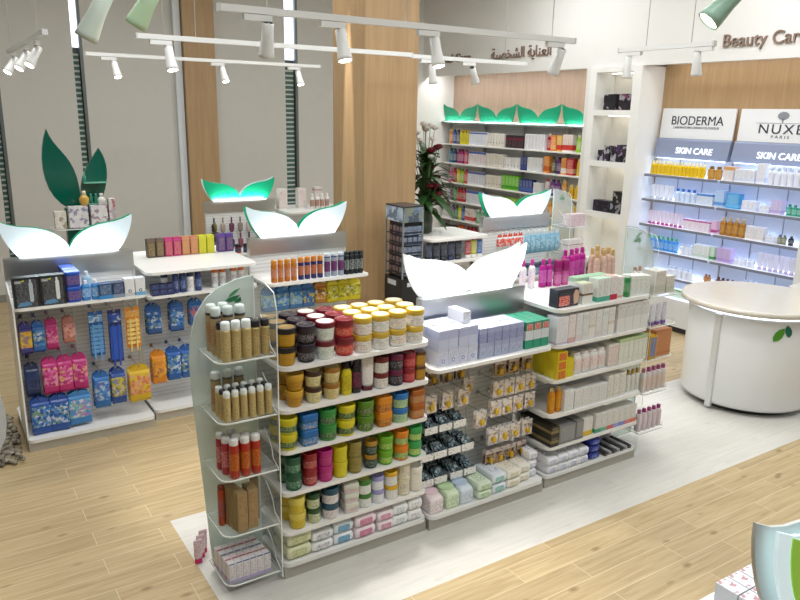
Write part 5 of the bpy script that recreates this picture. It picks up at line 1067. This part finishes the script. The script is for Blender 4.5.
K(1, 'tall orange carton', 'd8863a', 'c05a1c', 'f0d8a8', 8.32, 8.20, 1, .25); B(1, 'olive bottle', '5a5a3a', '3a3a2a', 8.18, 8.10, 1); B(1, 'purple bottle', '5a1c6c', '3a1048', 8.09, 7.97, 1); K(1, 'orange and white carton', 'e0a050', 'e8e0d8', 'b8442c', 7.95, 7.85, 1, .24); K(1, 'scarlet carton', 'c02c30', 'e0a890', 'f0d8d0', 7.84, 7.70, 1, .24); B(1, 'yellow bottle with cream cap', 'e0bc34', 'f0e0a0', 7.66, 7.36, 3, '9a6a10')
B(2, 'pink bottle', 'd04a80', 'e8a0bc', 10.76, 10.66, 1); B(2, 'red bottle', 'b8242c', '8a1a20', 10.65, 10.55, 1); B(2, 'yellow bottle', 'd8c424', 'b89a1c', 10.54, 10.44, 1); B(2, 'lime bottle', '9cc43c', '5a8a1c', 10.43, 10.33, 1); B(2, 'coral bottle', 'd85a4a', 'b03a2c', 10.32, 10.22, 1)
K(2, 'white carton with navy speckle', 'e9eaee', '4a5aa0', '5a6ab0', 10.18, 9.72, 6, .22, .16, .84); K(2, 'cream carton with dark square', 'e8e4d8', 'd8d2c2', 'a09886', 9.70, 9.29, 6, .2, .08, .0, '4a4a40')
K(2, 'bright green carton', '6cc02c', '4aa01c', 'd8f0c0', 9.26, 8.86, 5, .23, .2, .1); K(2, 'navy carton with pale rim', '27387c', '4a60a8', 'b8c4e4', 8.84, 8.54, 4, .2); K(2, 'plain white carton', 'e8e8e8', 'd4d8dc', '9aa0a8', 8.52, 8.34, 2, .17)
B(2, 'white and red bottle', 'e0d8d8', 'c83a4c', 8.31, 8.19, 1, 'c03a4c'); B(2, 'plum bottle', '6a2a7c', '48185a', 8.17, 7.97, 2); B(2, 'amber bottle', 'd8962c', 'f0c060', 7.94, 7.82, 1); B(2, 'golden yellow jar bottle', 'e4b828', 'f0d468', 7.79, 7.36, 4, 'a87a14', .2)
K(3, 'plain white carton', 'e8e6e4', 'd4d2d0', '9a9898', 11.0-.08, 10.74, 3, .2); B(3, 'purple bottle', '5a2a6c', '3a1a48', 10.71, 10.62, 1); B(3, 'green bottle', '4a9a4c', '2a6a30', 10.61, 10.52, 1); B(3, 'red bottle', 'b82830', '8a1a22', 10.51, 10.26, 3); K(3, 'white carton with blue top', 'e8eaee', '3a58b0', '6a80c0', 10.2, 9.74, 6, .22, .2, .8)
K(3, 'cream carton', 'e6e2d8', 'c9bca8', '9a8c7c', 9.7, 9.3, 5, .2); K(3, 'lime carton', '8ac03c', '6aa024', 'e0f0c8', 9.26, 8.9, 4, .2); B(3, 'amber bottle', 'd89030', 'f0c868', 8.2, 7.82, 4, 'f8e8c0'); B(3, 'golden bottle', 'e2b024', 'f0d060', 7.79, 7.36, 4, 'a87a14', .24)
K(4, 'plain white carton', 'e6e4e2', 'd0cecc', '9a9898', 10.9, 10.68, 3, .2); B(4, 'violet bottle', '7a4a94', '4a2a64', 10.66, 10.57, 1); B(4, 'green bottle', '3a8a4c', '22602f', 10.56, 10.47, 1); B(4, 'yellow bottle', 'd8cc34', 'b8a01c', 10.46, 10.36, 1); B(4, 'blue bottle', '2a5aac', '1c3c78', 10.35, 10.25, 1); K(4, 'white and red carton', 'e6e0de', 'c84a44', 'b05a58', 10.22, 9.96, 3, .23); B(4, 'mint green bottle', '7ab890', 'e0e8e0', 9.94, 9.72, 2); B(4, 'yellow jar bottle', 'd8b830', 'f0d868', 8.2, 7.36, 6, 'a87a14', .2)
K(5, 'dark carton', '3a3436', '5a4a48', '8a7a74', 10.9, 10.5, 4, .2); B(5, 'orange bottle', 'd8702c', 'b84a1c', 10.45, 10.25, 2); B(5, 'red bottle', 'b8303c', '8a2028', 10.2, 9.9, 3); B(5, 'dim green bottle', '5a7a4c', '3a5a34', 9.85, 9.3, 5)
# ================================================================== skin-care wall shelves
SW = ['on skin care %s shelf' % q for q in ('top', 'second', 'third', 'fourth', 'fifth')] + ['on skin care light ledge']
def Bs(s, d, c, cap, a, b, n, h=.17, ink='c8ccd8', x=7.82, p=3., z=None): wrow('skin_care_bottle', 'bottle', d, SW[s], bottle(.86*abs(a-b)/n, min(.06, .8*abs(a-b)/n), h, c, cap, c, ink, .2, .5, p), lin_(a, b, n), SZ[s] if s < 5 else .435, x)
def Ks(s, d, c, band, ink, a, b, n, h=.15, bh=.2, by=.1, x=7.83, lev=1): wrow('skin_care_carton', 'carton', d, SW[s], carton(.96*abs(a-b)/n, .09, h, c, band, c, ink, bh, by), lin_(a, b, n), SZ[s] if s < 5 else .435, x, lev, h+.0008)
def Ts(s, d, c, cap, a, b, n, h=.18, ink='c0c4d4', x=7.83): wrow('skin_care_tube', 'tube', d, SW[s], tube(.9*abs(a-b)/n, h, c, cap, c, ink, .16), lin_(a, b, n), SZ[s], x)
Bs(0, 'yellow bottle with pale cap', 'e8c41c', 'f2e6b0', 6.15, 5.36, 15, .165, 'c89a10'); Bs(0, 'amber brown bottle', 'b88428', '7a5a28', 5.33, 5.14, 2, .15, 'e0c080'); Ks(0, 'peach topped carton', 'e6e0e0', 'd8a468', 'b8b8c4', 5.11, 4.98, 2, .16, .25, .75)
Ks(0, 'low white carton', 'e8eaf2', 'ccd2e4', 'a0a8c0', 4.96, 4.72, 4, .14); Ks(0, 'tall white carton', 'eaecf4', 'd4d8ea', 'a8b0c8', 4.70, 4.60, 1, .22); Bs(0, 'white bottle with lilac cap', 'e6e8f2', 'c8cce0', 4.58, 4.14, 6, .19)
Ts(1, 'white tube with grey cap', 'e8eaf2', 'c4cad8', 6.12, 5.78, 5); Bs(1, 'pale bottle with bright blue cap', 'd8e4f4', '2a6ac8', 5.75, 5.44, 4, .16, '6a94d0'); Ks(1, 'white carton with blue lid', 'dce4f0', '4a84cc', '8aa8d4', 5.42, 5.20, 3, .13, .2, .8); Ks(1, 'tall pale blue carton', 'b8d0ec', '5a94d4', '8ab0dc', 5.18, 5.06, 1, .19); Ks(1, 'wide sky blue box', '4aa0d8', '6ab4e4', 'b4d8f0', 5.03, 4.86, 1, .17); Ks(1, 'low white twin carton', 'e8eaf4', 'd4d8ea', 'a8b0c8', 4.83, 4.66, 3, .11); Ks(1, 'short white carton', 'e6e8f2', 'd0d4e6', 'a8b0c8', 4.62, 4.5, 2, .07); Ks(1, 'lilac carton', 'd0c4e4', 'b4a4d4', '9a8cc0', 4.49, 4.36, 2, .15); Bs(1, 'green jar', '3fa084', '2a7a64', 4.33, 4.14, 3, .12, 'c8e8dc', 7.83, 4.)
Ts(2, 'white tube with magenta cap', 'ead8e8', 'b8428c', 6.12, 5.60, 8, .17); Ks(2, 'white carton with magenta lid', 'ece4ee', 'c05a9c', 'c8a0c0', 5.57, 5.2, 5, .125, .15, .85); Ks(2, 'magenta edged carton', 'e0c0d8', 'b02a80', 'd890bc', 5.18, 5.11, 1, .15); Bs(2, 'amber bottle with silver cap', 'a8701c', 'c8b088', 5.08, 4.76, 4, .21, 'e0b870'); Ks(2, 'white carton with beige print', 'e8e6ea', 'd8d0cc', 'b0a8b0', 4.74, 4.52, 4, .15); Ks(2, 'short white carton', 'e8eaf2', 'd0d4e4', 'a8b0c8', 4.5, 4.40, 2, .07); Bs(2, 'olive jar', '8a8a6c', '5a5a48', 4.38, 4.28, 2, .1, 'd8d8c8', 7.83, 4.); Bs(2, 'black jar', '2a2c34', '3a3c44', 4.26, 4.20, 1, .1, '9a9ca8', 7.83, 4.)
Bs(3, 'bright blue bottle with green cap', '4a9ae0', '4ab87c', 6.08, 5.62, 7, .18, 'c8e0f8'); Bs(3, 'white bottle', 'e6eaf4', 'd8dcec', 5.58, 5.40, 3, .13); Ks(3, 'white carton', 'e8ecf0', 'c8d8d0', 'a8b8b0', 5.38, 5.16, 3, .16); Ks(3, 'green edged carton', 'cfe4d0', '4aa05c', '8ac094', 5.15, 5.09, 1, .16); Ks(3, 'lilac upright carton', 'd0bce4', 'b49ad4', '9a80c0', 5.06, 4.88, 3, .17); Bs(3, 'low white jar', 'e8eaf4', 'dadeee', 4.86, 4.60, 5, .09, 'b0b8d0', 7.83, 4.); Ts(3, 'white tube with lilac cap', 'e4e0f2', 'c0b4dc', 4.57, 4.14, 7, .19)
Bs(4, 'white bottle', 'e6e9f2', 'd4d8e8', 5.75, 5.36, 5, .13); Bs(4, 'copper jar', 'b87a4a', '8a5630', 5.22, 5.12, 2, .12, 'e0b890', 7.83, 4.); Bs(4, 'chestnut bottle', '6a4030', '4a2a20', 5.05, 4.74, 5, .12, 'b89080'); Bs(4, 'white jar', 'e4e6ec', 'd0d4de', 4.72, 4.52, 3, .15, 'a8b0c0', 7.83, 4.); Bs(4, 'black bottle', '26262c', '38383e', 4.48, 4.18, 4, .12, '8a8a94')
Ks(5, 'violet topped carton', 'd8d0ec', '9a6ac0', 'b8a8d8', 6.0, 5.7, 3, .10, .25, .75, 7.76); Ks(5, 'white carton with green top', 'dcecdc', '5aac6c', 'a8d0b0', 5.6, 5.3, 3, .10, .25, .75, 7.76); Ks(5, 'pale carton with pink top', 'ecdce8', 'd06aa8', 'd8b0cc', 5.25, 4.95, 3, .09, .25, .75, 7.76)
# ================================================================== niche tower boxes
NW = 'in white niche tower'
DKB = ('1e1c22', '2c2630', '8a3a6c', '1a191e', 'b8b0b8')
def nbx(d, y, z, w_, h, cols): put('hair_tool_box', 'box', d, NW, [('carton', MB().box(-w_/2, w_/2, -.06, .06, 0, h).mesh('tool_box', [PM(cols, 16)]))], 7.68, y, z+.001, RZ, 'y')
nbx('dark box with pale dryer, highest compartment', 6.75, NZ[0], .2, .2, ('1e1c22', '24222a', 'b8b4bc', '1a191e', '2a2830')); nbx('dark box with magenta swirl, highest compartment', 6.48, NZ[0], .22, .2, DKB)
for i, (y, h) in enumerate(((6.83, .14), (6.725, .2), (6.61, .19), (6.515, .22), (6.42, .2))): nbx('dark purple appliance box, middle compartment', y, NZ[1], .085, h, ('1e1c22', '4a2a54', '2a2630', 'c8c4cc', '6a3a7c'))
nbx('long black appliance box, lower compartment', 6.74, NZ[2], .28, .15, ('1c1b20', '2a2a32', '4a3a5c', '1a191e')); nbx('upper black box on lower compartment stack', 6.47, NZ[2]+.151, .17, .14, ('1c1b20', '24222a', 'c0b8a8', '1a191e')); nbx('lower black box on lower compartment stack', 6.49, NZ[2], .19, .15, ('201e24', '2c2a34', 'a8a8b0', '1a191e'))
# ================================================================== makeup stand stock
MK = 'on black makeup stand'
for k in range(5):
    z = 1.057+k*.1
    for i in range(4):
        put('makeup_card', 'makeup pack', 'blue grey makeup pack on right face', MK, solo(carton(.055, .014, .08, ('6a7c96', '4c5c78', '8a9cb4', '3a4458')[(i*2+k) % 4], '2a3040', '54627c', 'c8d0dc', .25, .1)), 3.94-.088+.058*i, 5.96-.16+.017, z)
        put('makeup_card', 'makeup pack', 'dark red makeup pack on left face', MK, solo(carton(.055, .014, .08, ('5a3a40', '3a2c30', '7a5a5c', '2c2a30')[(i+k) % 4], '1e1c20', '4a3438', 'b8a8a8', .25, .1)), 3.94-.12+.018, 5.96-.11+.062*i, z, RZ, 'y')
# ================================================================== bouquet
fl = thing('flower_bouquet', 'tall bouquet of dark red roses and white flowers right of the pillar', 'flowers', (4.56, 6.5, 1.331))
build(MB().lathe([(.06, 0), (.085, .02), (.09, .16), (.075, .22), (.085, .25), (.08, .25), (.068, .2)], 24, 0, caps=False).lathe([(.06, 0), (.0005, .001)], 24), 'vase', [M('35402f', .2)], fl)
lm = MB(); random.seed(11)
for i in range(90):
    a = random.uniform(0, 2*pi); el = random.uniform(.15, 1.25) if i > 26 else random.uniform(-.25, .35); L = random.uniform(.28, .50); b0 = Vector((0, 0, .24 + random.uniform(0, .55)))
    d = Vector((cos(a)*cos(el), sin(a)*cos(el), sin(el))); 
    if 4.56 + d.x*L < 4.35: d.x *= -1
    s_ = d.cross(Vector((0, 0, 1))).normalized(); up = s_.cross(d)
    rr_ = []
    for t, wv in ((0, .006), (.25, .032), (.55, .042), (.8, .028), (1., .002)):
        p = b0 + d*(L*t) - Vector((0, 0, 1))*(L*.55*t*t); rr_.append((p - s_*wv, p + up*.006, p + s_*wv))
    vs = [q for r_ in rr_ for q in r_]; fs = []
    for k in range(4):
        for j in range(2): fs.append((k*3+j, k*3+j+1, k*3+j+4, k*3+j+3))
    lm.add(vs, fs, 0, True)
build(lm, 'foliage', [M('2c5224', .4, var=.3)], fl)
stm = MB()
def rose(c, pos, r, nm):
    m = MB(); n = 7
    for ring, (q, h, op) in enumerate(((r*.45, r*1.0, .2), (r*.75, r*.95, .6), (r, r*.7, 1.1))):
        for i in range(n):
            a = 2*pi*(i+.5*ring)/n; w_ = r*.62
            base = Vector((cos(a)*q*.35, sin(a)*q*.35, -r*.3)); tip = Vector((cos(a)*q, sin(a)*q, h)); sd = Vector((-sin(a), cos(a), 0))*w_
            mid = (base+tip)/2 + Vector((cos(a), sin(a), 0))*q*.35
            m.add([base-sd*.4, base+sd*.4, mid+sd, tip+sd*.5, tip-sd*.5, mid-sd], [(0, 1, 2, 5), (5, 2, 3, 4)], 0, True)
    m.lathe([(.001, -r*.45), (r*.3, -r*.3), (r*.42, .2*r), (r*.25, .8*r), (.001, .9*r)], 10)
    build(m, nm, [M(c, .45, var=.2)], fl, pos)
for i in range(16):
    a = random.uniform(-2.2, 1.2); rad = random.uniform(.06, .2); z = random.uniform(.35, 1.0); p = (cos(a)*rad, sin(a)*rad, z); rose('6d1024', p, random.uniform(.035, .048), 'rose')
    stm.tube([(0, 0, .1), (p[0]*.4, p[1]*.4, z*.6), p], .004, 6)
for i in range(16):
    a = random.uniform(0, 2*pi); rad = random.uniform(.02, .2); z = random.uniform(.75, 1.16); p = (cos(a)*rad, sin(a)*rad, z); rose('e6e0da', p, random.uniform(.025, .04), 'white_flower')
    stm.tube([(0, 0, .1), (p[0]*.4, p[1]*.4, z*.6), p], .0035, 6)
build(stm, 'stems', [M('4a6a34', .5)], fl)
random.seed(5)
# ================================================================== pebble bed beside the left gondola
pebm = MB(); random.seed(3)
for i in range(420):
    x, y = random.uniform(.02, .395), random.uniform(5.70, 6.70)
    r = random.uniform(.014, .03); a = random.uniform(0, pi); z = random.uniform(.016, .034)
    rings = []
    for zz, k in ((-.55, .55), (-.2, .95), (.25, .95), (.55, .5)):
        rings.append([(x + cos(a)*r*1.3*k*cos(t) - sin(a)*r*.85*k*sin(t), y + sin(a)*r*1.3*k*cos(t) + cos(a)*r*.85*k*sin(t), z + r*zz) for t in [2*pi*j/8 for j in range(8)]])
    pebm.loft(rings, i % 3)
p = build(pebm, 'pebbles', [M('8a8272', .6), M('a39a88', .6), M('6c665a', .6)]); p['kind'] = 'stuff'; p['label'] = 'bed of grey brown pebbles on floor beside toothbrush gondola'; p['category'] = 'pebbles'
# ================================================================== nearest gondola, only its top corner in frame
t, PK = gondola('nearest gondola bay cut off at bottom right corner', 1.60, 2.58, .42, .82, (), top=None, header=(1.20, 1.355), panel_top=1.20, post=None, base=False)
lg = build(leaf_pair(MB(), 1.0, .30, -.006, .004), 'leaf_sign', [LWG], t, (.0, .022, 1.357))
t2 = build(leaf_pair(MB(), 1.0, .30, -.006, .004), 'leaf_sign', [leaf_mat('cool_opal_leaf', 'd9eef4', .5)], t, (.035, -.018, 1.342))
m = MB()
for s in (-1, 1):
    q = petal(s, 1.0, .30); cx_ = sum(a for a, b in q)/len(q); cz_ = sum(b for a, b in q)/len(q)
    m.prism([(cx_+(a-cx_)*.72, cz_+(b-cz_)*.78) for a, b in q], -.010, -.0065, 'y')
build(m, 'green_leaf_inlay', [leaf_mat('fresh_green_leaf', '8fc63a', .35)], t, (.035, -.018, 1.342))
# white edged boxes on the bay at its back side
PK(MB().prism(rrect(1.70, 2.56, .84, 1.13, .05, (0, 0, 1, 1)), 1.12, 1.142), 'shelf', WHITE)
WN = 'on nearest gondola shelf'
FC = MB().box(-.028, .028, -.036, .036, 0, .075); FC.m[1] = 1; FC.add([(-.024, -.0365, .01), (.024, -.0365, .01), (.024, -.0365, .06), (-.024, -.0365, .06)], [(0, 1, 2, 3)], 1)
FC = [('carton', FC.mesh('flat_carton', [M('e6e9f0', .4), LM('e6e9f0', 'b02a48', .35, .38)]))]
for r in range(3):
    for i in range(6): put('white_carton', 'carton', 'white flat carton with red lettering', WN, FC, 1.93+.06*i, .906+.077*r, 1.143)

dp_ = thing('display_panel', 'white rounded display panel cut off at left edge of photo', 'display panel', (-.2, 2.0, 0))
build(MB().prism(rrect(-.3, .306, 1.69, 1.97, .12), -.01, .01, 'y'), 'panel', [M('eef2f2', .3)], dp_)
build(MB().box(-.29, -.25, -.03, .03, .03, 1.70), 'post', [M('c9cccc', .3, .5)], dp_); build(MB().box(-.45, -.1, -.2, .2, 0, .03), 'foot', [M('c9cccc', .3, .5)], dp_)
finish()
